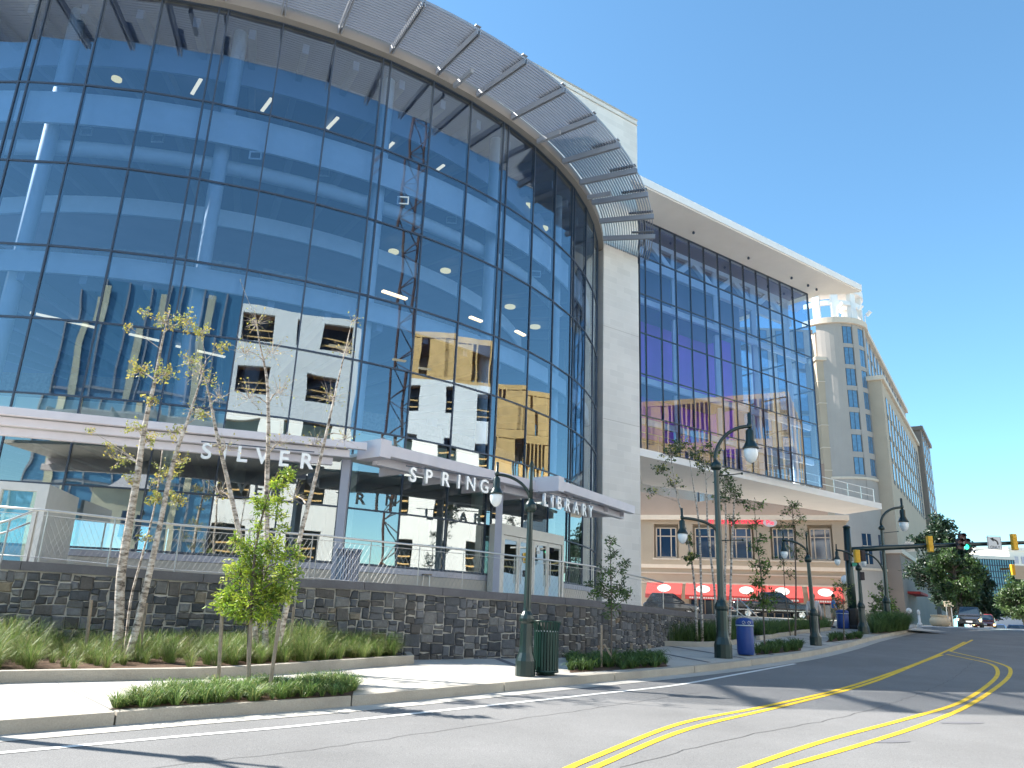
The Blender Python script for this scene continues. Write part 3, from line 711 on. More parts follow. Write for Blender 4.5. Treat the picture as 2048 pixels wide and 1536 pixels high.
# canopy posts
for (x, y0, y1, Y) in ((694, 925, 1160, 22.6), (1000, 985, 1160, 27.0)):
    p = at(x, y0, Y); mb = MB(); mb.box(p.x - .12, p.x + .12, p.y - .1, p.y + .1, 2.2, zc - .45); mb.build('canopy_post', M['sill'], lib)
# lettering
def word(txt, base, cpy, xs, h):
    P, u, n, L_ = cpy
    for ch, (x, y) in zip(txt, xs):
        p = onpl(x, y, P + n * .14, n); cu = bpy.data.curves.new('t', 'FONT'); cu.body = ch; cu.size = h * 1.37; cu.extrude = .04; cu.align_x = 'CENTER'; cu.offset = .012
        o = bpy.data.objects.new('t', cu); COL.objects.link(o); dg = bpy.context.evaluated_depsgraph_get(); me = bpy.data.meshes.new_from_object(o.evaluated_get(dg)); bpy.data.objects.remove(o)
        me.transform(Matrix(((u.x, 0, n.x, p.x - lib.location.x), (u.y, 0, n.y, p.y - lib.location.y), (0, 1, 0, p.z - lib.location.z), (0, 0, 0, 1))))
        me.materials.clear(); me.materials.append(M['letter']); o = bpy.data.objects.new('letter', me); COL.objects.link(o); o.parent = lib
    m = MB(); a, b = onpl(xs[0][0] - 14, xs[0][1], P + n * .14, n), onpl(xs[-1][0] + 14, xs[-1][1], P + n * .14, n)
    z = max(a.z, b.z) + h; m.bar(V((a.x, a.y, a.z + h + .03)), V((b.x, b.y, b.z + h + .03)), .03, .03); m.build('letter_rail', M['mull'], lib)
word('SILVER', 0, c1, [(411, 917), (447, 920), (482, 923), (523, 927), (566, 932), (611, 937)], .44)
word('SPRING', 0, c2, [(824, 963), (855, 967), (889, 972), (916, 976), (940, 980), (967, 985)], .44)
word('LIBRARY', 0, c3, [(1090, 1012), (1104, 1015), (1117, 1018), (1134, 1022), (1151, 1027), (1167, 1031), (1180, 1034)], .44)
# entrance doors
dA, dB = at(1000, 1180, 28.9), at(1121, 1190, 32.6); dA.z = dB.z = 0; u = (dB - dA).normalized(); n = V((u.y, -u.x, 0)); LD = (dB - dA).length
ent = MB(); ent.obox(dA, u, n, -.12, LD + .12, -.5, .06, 4.62, 5.0)
for a in (-.12, LD - .02): ent.obox(dA, u, n, a, a + .14, -.5, .06, 2.1, 4.62)
ent = ent.build('entrance_frame', M['frame'], lib)
for k in range(4):
    a = .05 + (LD - .1) * k / 4; b = .05 + (LD - .1) * (k + 1) / 4 - .03; m = MB()
    for (x0, x1, z0, z1) in ((a, a + .1, 2.12, 4.6), (b - .1, b, 2.12, 4.6), (a + .1, b - .1, 4.45, 4.6), (a + .1, b - .1, 2.12, 2.32)): m.obox(dA, u, n, x0, x1, -.03, .03, z0, z1)
    d = m.build('door', M['frame'], lib)
    m = MB(); m.obox(dA, u, n, a + .1, b - .1, -.006, .006, 2.32, 4.45); m.build('door_pane', M['gstore'], d)
    m = MB(); hx = b - .14 if k % 2 == 0 else a + .12; m.obox(dA, u, n, hx, hx + .03, .05, .08, 2.9, 3.9); m.build('handle', M['steel'], d)
m = MB()
for a, zz in ((.0, 4.3), (LD * .55, 4.1)): pass
# left vestibule door
dA = at(-46, 1118, 19.6); dB = at(70, 1122, 19.9); dA.z = dB.z = 0; u = (dB - dA).normalized(); n = V((u.y, -u.x, 0)); LD = (dB - dA).length; zt_ = at(60, 968, 19.9).z
m = MB()
for (x0, x1, z0, z1) in ((0, .22, 2.2, zt_), (LD - .26, LD, 2.2, zt_), (.22, LD - .26, zt_ - .2, zt_), (.22, LD - .26, 2.2, 2.5)): m.obox(dA, u, n, x0, x1, -.12, .08, z0, z1)
m.obox(dA, u, n, LD - .1, LD, -2.6, -.13, 2.2, zt_)
d = m.build('vestibule_door', M['frame'], lib)
m = MB(); m.obox(dA, u, n, .22, LD - .26, -.03, -.01, 2.5, zt_ - .2); m.build('door_pane', M['gstore'], d)
# ================================================================== STREET LAMPS
def fixture(root, p, s):                 # p = underside of the arm end
    m = MB(); m.lathe([(.035 * s, .42 * s), (.05 * s, .40 * s), (.05 * s, .1 * s), (.075 * s, .08 * s), (.075 * s, -.02 * s), (.03 * s, -.06 * s)], p, 10); m.build('finial', M['green'], root, True)
    m = MB(); m.lathe([(.03 * s, -.05 * s), (.09 * s, -.10 * s), (.12 * s, -.14 * s), (.12 * s, -.42 * s), (.16 * s, -.50 * s), (.21 * s, -.60 * s), (.23 * s, -.62 * s), (.23 * s, -.66 * s), (.19 * s, -.66 * s)], p, 16); m.build('lamp_head', M['green'], root, True)
    m = MB(); m.lathe([(.19 * s, -.665 * s), (.205 * s, -.72 * s), (.195 * s, -.85 * s), (.15 * s, -.97 * s), (.08 * s, -1.05 * s), (.01 * s, -1.08 * s)], p, 16); m.build('globe', M['globe'], root, True)
def lamp(label, base, top, arms, banners=(), sc=1.0, spike=True):
    base = V(base); top = V(top); L_ = thing('street_lamp', label, 'street lamp', base, 'dark green street lamps along the kerb')
    m = MB(); k = sc
    m.lathe([(q * .70 * k, z_ * k) for q, z_ in ((.30, 0), (.30, .30), (.27, .36), (.215, .46), (.195, .60), (.19, 1.05), (.23, 1.09), (.235, 1.15), (.20, 1.22), (.13, 1.3), (.12, 1.36))], base, 12); m.build('base', M['green'], L_)
    m = MB(); d = top - base; b0 = base + d * (1.3 * k / d.length)
    n = 16; pts = [b0 + (top - b0) * t for t in (0, .33, .66, 1)]
    vs = []; fs = []
    for i, p in enumerate(pts):
        r_ = (.088, .079, .071, .062)[i] * k
        for j in range(n): rr = r_ * (1 if j % 2 else .9); vs.append((p.x + rr * cos(2 * pi * j / n), p.y + rr * sin(2 * pi * j / n), p.z))
    for i in range(3):
        for j in range(n): fs.append((i * n + j, i * n + (j + 1) % n, (i + 1) * n + (j + 1) % n, (i + 1) * n + j))
    m.add(vs, fs); m.build('pole', M['green'], L_)
    m = MB(); m.lathe([(.09 * k, -.12), (.13 * k, -.08), (.14 * k, 0), (.12 * k, .06), (.08 * k, .1), (.05 * k, .16)], top, 14); m.build('collar', M['green'], L_, True)
    if spike:
        m = MB(); m.lathe([(.05 * k, .1), (.035 * k, .5), (.03 * k, .8), (.05 * k, .83), (.05 * k, .88), (.01, .95)], top, 8); m.build('spike', M['green'], L_, True)
    for (st_, en, s, r_) in arms:
        st_ = V(st_); en = V(en); pts = []
        for i in range(13):
            t = i / 12 * pi / 2; pts.append(V((st_.x + (en.x - st_.x) * (1 - cos(t)), st_.y + (en.y - st_.y) * (1 - cos(t)), st_.z + (en.z - st_.z) * sin(t))))
        m = MB(); m.tube(pts, r_, 8); m.build('arm', M['green'], L_, True)
        fixture(L_, en, s)
    for (p, q) in banners:
        m = MB(); m.tube([p, q], .018, 6); m.lathe([(.03, -.03), (.03, .03)], q, 8); m.build('banner_bar', M['green'], L_, True)
    return L_
def G3(x, y): p = gp(x, y, .15); return p
b = G3(1050, 1352); Y = b.y
lamp('dark green street lamp beside the green bin, one drooping globe on its left arm', b, at(1061, 1013, Y), [(at(1060, 1003, Y), at(994, 949, Y), .62, .032)], sc=.92)
b = G3(1447, 1316); Y = b.y
lamp('tall dark green street lamp with a high right globe and a low left globe', b, at(1432, 932, Y), [(at(1430, 925, Y), at(1499, 853, Y), 1.0, .05), (at(1434, 1066, Y), at(1364, 1036, Y), .66, .04)],
     [(at(1436, 952, Y), at(1484, 947, Y)), (at(1442, 1081, Y), at(1486, 1080, Y))], 1.15, False)
b = G3(1632, 1291); Y = b.y
lamp('dark green street lamp standing next to the person in dark trousers', b, at(1616, 1118, Y), [(at(1615, 1108, Y), at(1567, 1080, Y), .62, .04)], [], .95)
b = G3(1727, 1268); Y = b.y
lamp('dark green street lamp carrying a yellow signal and a pedestrian signal', b, at(1717, 1136, Y), [(at(1717, 1132, Y), at(1673, 1100, Y), .68, .045)], [], 1.1, False)
b = G3(1778, 1259); Y = b.y
lamp('tall dark green street lamp behind the rightmost grass bed by the hotel corner', b, at(1763, 1056, Y), [(at(1762, 1050, Y), at(1804, 1015, Y), 1.25, .07), (at(1770, 1156, Y), at(1726, 1106, Y), .7, .05)], [(at(1765, 1066, Y), at(1796, 1063, Y))], 1.3, False)
b = V((-8.3, 9.9, g(9.9) + .15))
lamp('dark green street lamp left of the frame that throws the long shadow on the road', b, b + V((0, 0, 5.2)), [(b + V((0, -.06, 5.2)), b + V((.1, -1.2, 6.2)), .85, .045)], [], 1.1)

# ================================================================== BINS
def slatbin(name, label, base, h, r_, mt, band):
    t = thing(name, label, 'litter bin', base); n = 26
    m = MB(); m.lathe([(r_ * .8, .08 * h), (r_ * .8, .96 * h)], base, 20); m.build('liner', M['black'], t, True)
    m = MB()
    for k in range(n):
        a = 2 * pi * k / n; c = V((cos(a), sin(a), 0)); u = V((-sin(a), cos(a), 0)); w = r_ * .085
        for (z0, r0, z1, r1) in ((.07, .93, .80, .93), (.80, .93, .97, 1.06)):
            p, q = V(base) + c * r_ * r0 + V((0, 0, h * z0)), V(base) + c * r_ * r1 + V((0, 0, h * z1))
            m.hexa([p - u * w - c * .005, p + u * w - c * .005, p + u * w + c * .006, p - u * w + c * .006, q - u * w - c * .005, q + u * w - c * .005, q + u * w + c * .006, q - u * w + c * .006])
    m.build('slats', mt, t)
    m = MB(); m.lathe([(r_ * .9, .05 * h), (r_ * .98, .05 * h), (r_ * .98, .09 * h), (r_ * .9, .09 * h)], base, 26, False); m.lathe([(r_ * .7, .01), (r_ * .7, .05 * h)], base, 20); m.build('foot_ring', mt, t, True)
    m = MB(); m.lathe([(r_ * 1.03, .97 * h), (r_ * 1.1, .97 * h), (r_ * 1.1, 1.0 * h), (r_ * 1.03, 1.0 * h)], base, 26, False); m.build('rim', mt, t, True)
    if band:
        m = MB()
        m.lathe([(r_ * .91, .795 * h), (r_ * .952, .795 * h), (r_ * .952, .82 * h), (r_ * .91, .82 * h)], base, 28, False)
        m.build('reflective_band', M['binlid'], t)
    return t
b = G3(1091, 1350); slatbin('litter_bin', 'dark green slatted litter bin with a pale dashed band beside the lamp base', b, 1.02, .26, M['green2'], True)
b = at(692, 1166, 21.5); slatbin('litter_bin', 'grey slatted litter bin on the terrace against the canopy post', V((b.x, b.y, 2.32)), 1.02, .33, M['greymetal'], False)
def bluebin(label, base, h, r_, marks):
    t = thing('recycling_bin', label, 'recycling bin', base)
    m = MB(); m.lathe([(r_ * .92, .02), (r_ * .95, .05 * h), (r_, .1 * h), (r_, .76 * h), (r_ * .97, .77 * h)], base, 28); m.build('body', M['blue'], t, True)
    m = MB(); m.lathe([(r_ * 1.06, .765 * h), (r_ * 1.06, .9 * h), (r_ * .92, .94 * h), (r_ * .6, .98 * h), (r_ * .2, 1.0 * h), (.01, 1.0 * h)], base, 28); lid = m.build('lid', M['blue'], t, True)
    m = MB(); m.lathe([(r_ * 1.065, .775 * h), (r_ * 1.075, .78 * h), (r_ * 1.075, .80 * h), (r_ * 1.065, .805 * h)], base, 28, False); m.build('band', M['binlid'], lid, True)
    if marks:
        for a in (-1.95, -1.35):
            m = MB(); c = V((cos(a), sin(a), 0)); u = V((-sin(a), cos(a), 0)); o = V(base) + c * (r_ * 1.065) + V((0, 0, .865 * h))
            for k in range(3):
                th = pi / 2 + k * 2 * pi / 3; th2 = th + 1.5
                p, q = o + u * .045 * cos(th) + V((0, 0, .05 * sin(th))), o + u * .045 * cos(th2) + V((0, 0, .05 * sin(th2))); m.bar(p, q, .012, .012)
            m.build('recycling_mark', M['awhite'], lid)
b = G3(1492, 1311); bluebin('round blue recycling bin with domed lid beside the tall lamp', b, 1.02, .235, True)
b = G3(1687, 1258); bluebin('far blue recycling bin beside the traffic signal pole', b, .98, .3, False)

# ================================================================== TREES
def leafpoly(m, p, d, s, w, rng, up=.3):
    d = d.normalized(); a = d.cross(V((rng.gauss(0, 1), rng.gauss(0, 1), rng.gauss(0, 1)))); 
    if a.length < 1e-3: return
    a = a.normalized() * (w / 2)
    n = a.cross(d).normalized() * (s * .12)
    m.add([p, p + d * s * .5 + a + n, p + d * s, p + d * s * .5 - a + n], [(0, 1, 2, 3)])
def tree(name, label, base, trunks, clumps, leafsize, leafw, cols, barkm, group=None, twig=.008, seed=1, cluster=5, droop=-.1, limbs=True, bush=1.0, twigmul=1.0):
    """trunks: list of ([points],[radii]); clumps: (centre, radius, leaves, twigs)"""
    rng = random.Random(seed); t = thing(name, label, 'tree', base, group)
    m = MB()
    for pts, rr in trunks:
        sp = catmull3(pts, 4); rs_ = [interp(rr, list(range(len(rr))), i / 4) for i in range(len(sp))]
        m.tube(sp, rs_, 8 if rr[0] > .03 else 5)
    allp = [(p, interp(rr, list(range(len(rr))), i / 4)) for pts, rr in trunks for i, p in enumerate(catmull3(pts, 4))]
    lm = MB()
    for (c, r_, nl, nt_) in clumps:
        c = V(c)
        if limbs:
            cand = [(p, rr) for p, rr in allp if p.z < c.z - .25 * r_] or allp
            p0, r0 = min(cand, key=lambda q: (q[0] - c).length + .6 * abs((q[0] - c).z - -(q[0] - c).length * .6))
            mid = p0.lerp(c, .5) + V((rng.uniform(-.1, .1), rng.uniform(-.1, .1), .08)) * r_
            m.tube([p0, mid, c], [max(min(r0 * .55, r_ * .06), twig), max(twig, min(r0 * .4, r_ * .045)), twig], 5, False)
        per = max(1, nl // max(nt_, 1))
        for k in range(nt_):
            d = V((rng.gauss(0, 1), rng.gauss(0, 1), rng.gauss(.15, .8))).normalized(); L_ = r_ * (rng.random() ** .4)
            e = c + d * L_; s0 = c + d * L_ * .15 + V((0, 0, -.2 * r_))
            if rng.random() < twigmul: m.tube([s0, s0.lerp(e, .55) + V((0, 0, .06 * r_)), e], [twig, twig * .7, twig * .4], 3, False)
            col = rng.choice(cols); 
            for i in range(per):
                f = rng.uniform(.45, 1.05); q = s0.lerp(e, f) + V((rng.gauss(0, 1), rng.gauss(0, 1), rng.gauss(0, 1))) * leafsize * .35
                dd = (d * .6 + V((rng.gauss(0, 1), rng.gauss(0, 1), rng.gauss(droop, .8)))); v = rng.uniform(.7, 1.3)
                lm.cc = tuple(x * v for x in col); leafpoly(lm, q, dd, leafsize * rng.uniform(.6, 1.25), leafw * rng.uniform(.7, 1.2), rng)
    m.build('trunk', barkm, t, True); lm.build('crown', M['leaf'], t)
    return t
def catmull3(P, k):
    P = [V(p) for p in P]; Q = [P[0] * 2 - P[1]] + P + [P[-1] * 2 - P[-2]]; out = []
    for i in range(1, len(Q) - 2):
        a, b, c, d = Q[i - 1:i + 3]
        for j in range(k):
            t = j / k; out.append(.5 * ((2 * b) + (c - a) * t + (2 * a - 5 * b + 4 * c - d) * t * t + (3 * b - a - 3 * c + d) * t ** 3))
    out.append(P[-1]); return out
def pts(Y, *q, dy=0): return [at(x, y, Y + dy * i) for i, (x, y) in enumerate(q)]
def cl(Y, rng, *q): return [(at(x, y, Y + rng.uniform(-1, 1) * r_ * Y / FPX * .6), r_ * Y / FPX, nl, nt_) for (x, y, r_, nl, nt_) in q]
rg = random.Random(5)
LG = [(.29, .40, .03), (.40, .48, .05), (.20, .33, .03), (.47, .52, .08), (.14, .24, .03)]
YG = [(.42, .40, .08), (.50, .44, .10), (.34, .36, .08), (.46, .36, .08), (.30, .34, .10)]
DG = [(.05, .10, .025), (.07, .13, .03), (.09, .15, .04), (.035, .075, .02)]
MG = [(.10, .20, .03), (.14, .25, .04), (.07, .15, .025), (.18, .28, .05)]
# bright young tree in the near planting strip
Y = G3(497, 1378).y; b = G3(497, 1378)
tree('young_oak_tree', 'bright green young tree with narrow leaves staked in the near kerbside bed', b, [(pts(Y, (497, 1380), (499, 1250), (506, 1150), (514, 1080), (528, 1020), (548, 960), (562, 935)), [.035, .03, .026, .02, .015, .01, .005])],
     cl(Y, rg, (500, 1195, 53, 884, 75), (462, 1205, 35, 510, 45), (447, 1200, 22, 204, 21), (548, 1195, 51, 816, 69), (478, 1150, 42, 646, 57), (528, 1148, 51, 816, 69), (572, 1150, 31, 374, 33), (585, 1110, 24, 204, 21), (497, 1098, 33, 442, 42), (540, 1095, 40, 510, 45), (570, 1185, 29, 272, 24), (480, 1228, 29, 306, 27), (530, 1225, 33, 374, 30), (468, 1080, 13, 102, 12), (515, 1055, 15, 119, 12),
        (528, 1015, 19, 187, 18), (512, 1002, 13, 102, 12), (552, 1000, 17, 153, 15), (556, 965, 19, 187, 18), (575, 948, 15, 153, 15), (560, 1030, 13, 85, 9), (565, 1055, 10, 61, 6)), .085, .026, LG, M['bark'], seed=11, twig=.004)
# birch clump in the planting bed, left
Yb = 14.6; zb = g(Yb) + .3; b = at(237, 1290, Yb); b.z = zb
tree('birch_tree', 'multi stemmed birch with pale peeling trunks and sparse yellow leaves at the left', b,
     [([V((b.x, b.y, zb))] + pts(Yb, (238, 1240), (242, 1150), (258, 1050), (275, 950), (290, 850), (310, 760), (325, 680), (340, 620)), [.10, .09, .085, .075, .065, .05, .035, .02, .012]),
      ([V((b.x + .28, b.y - .15, zb))] + pts(Yb - .1, (278, 1235), (300, 1140), (322, 1040), (345, 930), (372, 850), (395, 780), (412, 720)), [.075, .065, .06, .05, .042, .03, .018, .01]),
      ([V((b.x + .1, b.y + .1, zb))] + pts(Yb + .2, (262, 1200), (285, 1110), (310, 1010), (325, 900)), [.03, .025, .02, .016, .01])],
     [(c_, r_, n_ * 2, int(t_ * 1.5)) for c_, r_, n_, t_ in cl(Yb, rg, (290, 625, 16, 36, 8), (375, 640, 34, 130, 22), (330, 640, 30, 90, 18), (405, 660, 26, 70, 14), (260, 655, 14, 24, 6), (278, 740, 30, 120, 20), (330, 745, 34, 130, 22), (300, 800, 24, 70, 14), (380, 720, 30, 60, 18), (420, 760, 22, 40, 12), (270, 855, 22, 70, 12), (300, 880, 26, 60, 12), (240, 915, 34, 70, 16), (215, 890, 14, 20, 6), (255, 960, 22, 50, 10), (330, 950, 36, 120, 22), (365, 920, 26, 60, 14), (320, 995, 30, 150, 22), (355, 1000, 22, 80, 12), (290, 1075, 16, 30, 8), (350, 860, 24, 50, 12), (445, 690, 20, 60, 10), (405, 830, 20, 30, 10), (180, 860, 8, 16, 4))], .052, .036, YG, M['birch'], seed=21, twig=.005)
# nearly bare birch clump behind the young tree
Yb = 15.3; zb = g(Yb) + .3; b = at(535, 1290, Yb); b.z = zb
tree('birch_tree', 'multi stemmed birch almost bare of leaves behind the bright young tree', b,
     [([V((b.x, b.y, zb))] + pts(Yb, (530, 1230), (533, 1100), (534, 960), (537, 860), (534, 760), (520, 690), (512, 640)), [.07, .06, .055, .05, .04, .028, .015, .008]),
      ([V((b.x - .15, b.y, zb))] + pts(Yb, (500, 1180), (477, 1060), (455, 960), (432, 860), (418, 790), (398, 720)), [.06, .055, .05, .042, .034, .02, .01]),
      ([V((b.x + .2, b.y - .1, zb))] + pts(Yb - .2, (580, 1180), (601, 1070), (630, 960), (652, 870), (672, 780), (700, 660)), [.06, .055, .045, .036, .028, .018, .008])],
     cl(Yb, rg, (515, 640, 40, 12, 36), (545, 700, 45, 8, 36), (490, 700, 40, 24, 34), (560, 780, 50, 6, 34), (500, 790, 45, 14, 34), (400, 740, 40, 60, 30), (440, 790, 36, 30, 28), (395, 820, 36, 24, 24), (455, 890, 40, 12, 28), (690, 700, 36, 4, 28), (660, 790, 44, 4, 32), (705, 640, 24, 4, 16), (690, 870, 40, 0, 26), (630, 880, 40, 0, 26), (590, 990, 36, 0, 20), (440, 980, 40, 8, 24), (560, 880, 40, 4, 24), (480, 560, 1, 0, 1)), .05, .034, YG, M['birch'], seed=31, twig=.0045)
# sapling by the wall
b = G3(1222, 1333); Y = b.y
tree('sapling_tree', 'small dark leaved sapling in the kerbside bed in front of the stone pier', b, [(pts(Y, (1222, 1334), (1223, 1240), (1222, 1160), (1220, 1080)), [.025, .02, .014, .006])],
     cl(Y, rg, (1221, 1085, 12, 70, 8), (1222, 1112, 16, 90, 10), (1213, 1140, 22, 130, 14), (1240, 1138, 18, 90, 10), (1252, 1125, 9, 40, 5), (1205, 1170, 24, 130, 14), (1240, 1170, 26, 150, 16), (1222, 1195, 34, 220, 22), (1190, 1188, 16, 70, 8), (1262, 1190, 18, 90, 10), (1180, 1170, 10, 40, 5), (1222, 1215, 20, 80, 10)), .10, .034, DG + MG[:1], M['bark'], seed=41, twig=.005)
# birches on the right
Yb = 27; zb = g(Yb) + .2
for sd, lab, tr, cls in ((51, 'slender birch with dark leaves left of the tall lamp post, in front of the balcony',
      [((1393, 1262), (1390, 1180), (1376, 1080), (1352, 980), (1340, 900)), ((1404, 1262), (1402, 1160), (1398, 1050), (1385, 960), (1375, 890)), ((1436, 1262), (1428, 1170), (1416, 1060), (1412, 960), (1405, 880))],
      [(1340, 905, 26, 70, 14), (1360, 890, 24, 70, 14), (1322, 940, 20, 40, 10), (1390, 905, 26, 60, 14), (1405, 930, 24, 60, 12), (1375, 1080, 14, 70, 8), (1380, 1115, 16, 80, 9), (1345, 970, 24, 30, 12), (1425, 900, 22, 50, 10), (1300, 985, 16, 24, 7), (1440, 940, 22, 40, 10)]),
      (52, 'slender birch with thin dark foliage right behind the tall lamp post',
      [((1450, 1262), (1450, 1160), (1452, 1060), (1450, 960)), ((1458, 1262), (1462, 1150), (1466, 1050), (1470, 990))],
      [(1450, 960, 26, 60, 14), (1465, 985, 26, 70, 14), (1480, 1000, 18, 40, 8), (1440, 1000, 24, 40, 10), (1470, 1040, 18, 24, 8)])):
    tp_ = []
    for q in tr: p = pts(Yb, *q); p[0].z = zb; tp_.append((p, [.05, .04, .032, .02, .01][:len(p)]))
    bb = tp_[0][0][0].copy()
    tree('birch_tree', lab, bb, tp_, cl(Yb, rg, *[(a_, b_, c_, d_ * 4, e_ * 2) for a_, b_, c_, d_, e_ in cls]), .085, .055, DG + YG[:1] if sd == 51 else DG, M['birch'], seed=sd, twig=.007)
Yb = 24.2; b = at(1530, 1300, Yb); b.z = g(Yb) + .15
tree('sapling_tree', 'slim leafy young tree growing behind the blue recycling bin', b, [([b] + pts(Yb, (1527, 1230), (1522, 1150), (1514, 1080), (1508, 1000)), [.03, .026, .02, .014, .006])],
     cl(Yb, rg, (1525, 1205, 22, 180, 18), (1508, 1190, 16, 90, 10), (1540, 1190, 18, 100, 10), (1522, 1165, 22, 170, 16), (1520, 1130, 22, 150, 15), (1535, 1140, 14, 60, 7), (1513, 1095, 18, 110, 11), (1528, 1075, 14, 50, 6), (1508, 1050, 15, 70, 8), (1500, 1015, 16, 60, 8), (1520, 1010, 14, 40, 6)), .12, .045, MG + DG, M['bark'], seed=61, twig=.006)
Yb = 33; b = at(1590, 1262, Yb); b.z = g(Yb) + .2
tree('sapling_tree', 'thin young tree with an open crown between the balcony tip and the third lamp', b, [([b] + pts(Yb, (1592, 1180), (1590, 1100), (1585, 1020), (1584, 1000)), [.04, .034, .026, .014, .006]), ([b + V((-.2, 0, 0))] + pts(Yb, (1570, 1180), (1566, 1110), (1560, 1080)), [.025, .02, .014, .006])],
     cl(Yb, rg, (1585, 1010, 20, 110, 12), (1570, 1025, 14, 50, 7), (1603, 1030, 14, 60, 7), (1583, 1050, 22, 80, 12), (1600, 1065, 16, 50, 8), (1560, 1060, 16, 40, 7), (1585, 1100, 22, 80, 10), (1568, 1120, 20, 60, 9), (1605, 1115, 14, 40, 6), (1580, 1150, 20, 60, 9)), .13, .05, DG + MG[:1], M['bark'], seed=71, twig=.008)
b = G3(1688, 1281); Y = b.y
tree('sapling_tree', 'tiny young tree in the small kerbside bed near the far blue bin', b, [([b] + pts(Y, (1687, 1230), (1686, 1190), (1684, 1165)), [.03, .024, .016, .006])],
     cl(Y, rg, (1682, 1172, 16, 70, 9), (1695, 1178, 16, 70, 9), (1672, 1180, 12, 40, 5), (1687, 1200, 20, 90, 10), (1668, 1196, 12, 30, 5), (1702, 1196, 12, 40, 5)), .12, .05, DG + YG[2:3], M['bark'], seed=81, twig=.008)
Y = 45; b = at(1766, 1258, Y); b.z = g(Y) + .15
tree('sapling_tree', 'round bushy young tree in front of the tall lamp at the hotel corner', b, [([b] + pts(Y, (1766, 1225), (1765, 1170)), [.05, .04, .012])],
     cl(Y, rg, (1763, 1180, 16, 110, 10), (1755, 1200, 20, 160, 14), (1776, 1202, 20, 160, 14), (1765, 1215, 24, 200, 16), (1747, 1217, 12, 60, 6), (1786, 1216, 14, 70, 7)), .16, .08, MG + DG, M['bark'], seed=91, twig=.01)
# big street trees beyond the crest
def bigtree(lab, x, Y, top, lowx, w, seed, cols, ls=.36, n=38, nl=150, low=1195, squash=1.0):
    rng = random.Random(seed); b = at(x, 1250, Y); b.z = 2.12; k = Y / FPX; topz = at(x, top, Y).z; lowz = at(x, low, Y).z
    cz = (topz + lowz) / 2; rz = (topz - lowz) / 2; rx = w * k; cls = []
    for i in range(n):
        d = V((rng.gauss(0, 1), rng.gauss(0, 1), rng.gauss(0, 1))).normalized(); f = rng.uniform(.45, .93); tp = 1 - .35 * max(0, d.z)
        c = V((b.x + d.x * rx * f * tp, b.y + d.y * rx * f * tp, cz + d.z * rz * f)); cls.append((c, rx * rng.uniform(.22, .36), nl, max(6, nl // 9)))
    return tree('street_tree', lab, b, [([b, b + V((.1, 0, (lowz - b.z))), V((b.x, b.y, cz)), V((b.x, b.y, cz + rz * .6))], [.3, .24, .15, .05])], cls, ls, ls * .62, cols, M['bark'], None, .03, seed, twigmul=.3)
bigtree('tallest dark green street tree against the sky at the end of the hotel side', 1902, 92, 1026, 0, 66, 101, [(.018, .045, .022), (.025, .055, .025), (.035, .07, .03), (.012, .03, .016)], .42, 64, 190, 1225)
bigtree('sunlit mid green street tree in front of the tallest dark tree', 1922, 74, 1085, 0, 52, 102, [(.07, .13, .035), (.10, .17, .05), (.045, .09, .028), (.03, .06, .022)], .32, 46, 170, 1212)
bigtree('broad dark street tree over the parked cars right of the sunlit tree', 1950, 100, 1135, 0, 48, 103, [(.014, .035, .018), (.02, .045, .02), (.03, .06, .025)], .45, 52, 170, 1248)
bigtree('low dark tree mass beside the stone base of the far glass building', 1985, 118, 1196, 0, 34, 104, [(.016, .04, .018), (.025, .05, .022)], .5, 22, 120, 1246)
bigtree('sunlit green tree at the right edge below the yellow signal', 2050, 78, 1150, 0, 52, 105, [(.05, .10, .03), (.08, .14, .04), (.035, .07, .022), (.11, .17, .055)], .34, 40, 150, 1250)
# stakes
def stake(lab, x, y, ytop, dz, Y=None, dx=0):
    b = G3(x, y) if Y is None else at(x, y, Y)
    if Y: b.z = g(Y) + dz
    t_ = at(x + dx, ytop, b.y); o = MB(); r_ = .028; o.bar(b - V((0, 0, .1)), t_, .05, .045); o = o.build('tree_stake', M['wood'], bevel=.006); tag(o, lab, 'stake', 'wooden tree stakes')
stake('leftmost of the three wooden stakes around the bright young tree', 437, 1378, 1231, 0, dx=7)
stake('middle wooden stake directly under the bright young tree', 497, 1380, 1238, 0, dx=5)
stake('right hand wooden stake of the bright young tree, leaning right at its top', 537, 1392, 1238, 0, dx=22)
stake('thin wooden stake left of the leafy birch in front of the stone wall', 176, 1280, 1200, .3, 14.8, 7)
stake('wooden stake right of the leafy birch stems in front of the stone wall', 281, 1290, 1206, .3, 14.7, 12)
stake('wooden stake right of the bare birch clump in front of the stone wall', 581, 1290, 1214, .3, 16.0, 7)
for lab, x, y, yt, dx in (('left metal stake beside the small sapling below the pier', 1203, 1335, 1250, 0), ('leaning metal stake right of the small sapling below the pier', 1240, 1334, 1288, -32)):
    stake(lab, x, y, yt, 0, dx=dx)

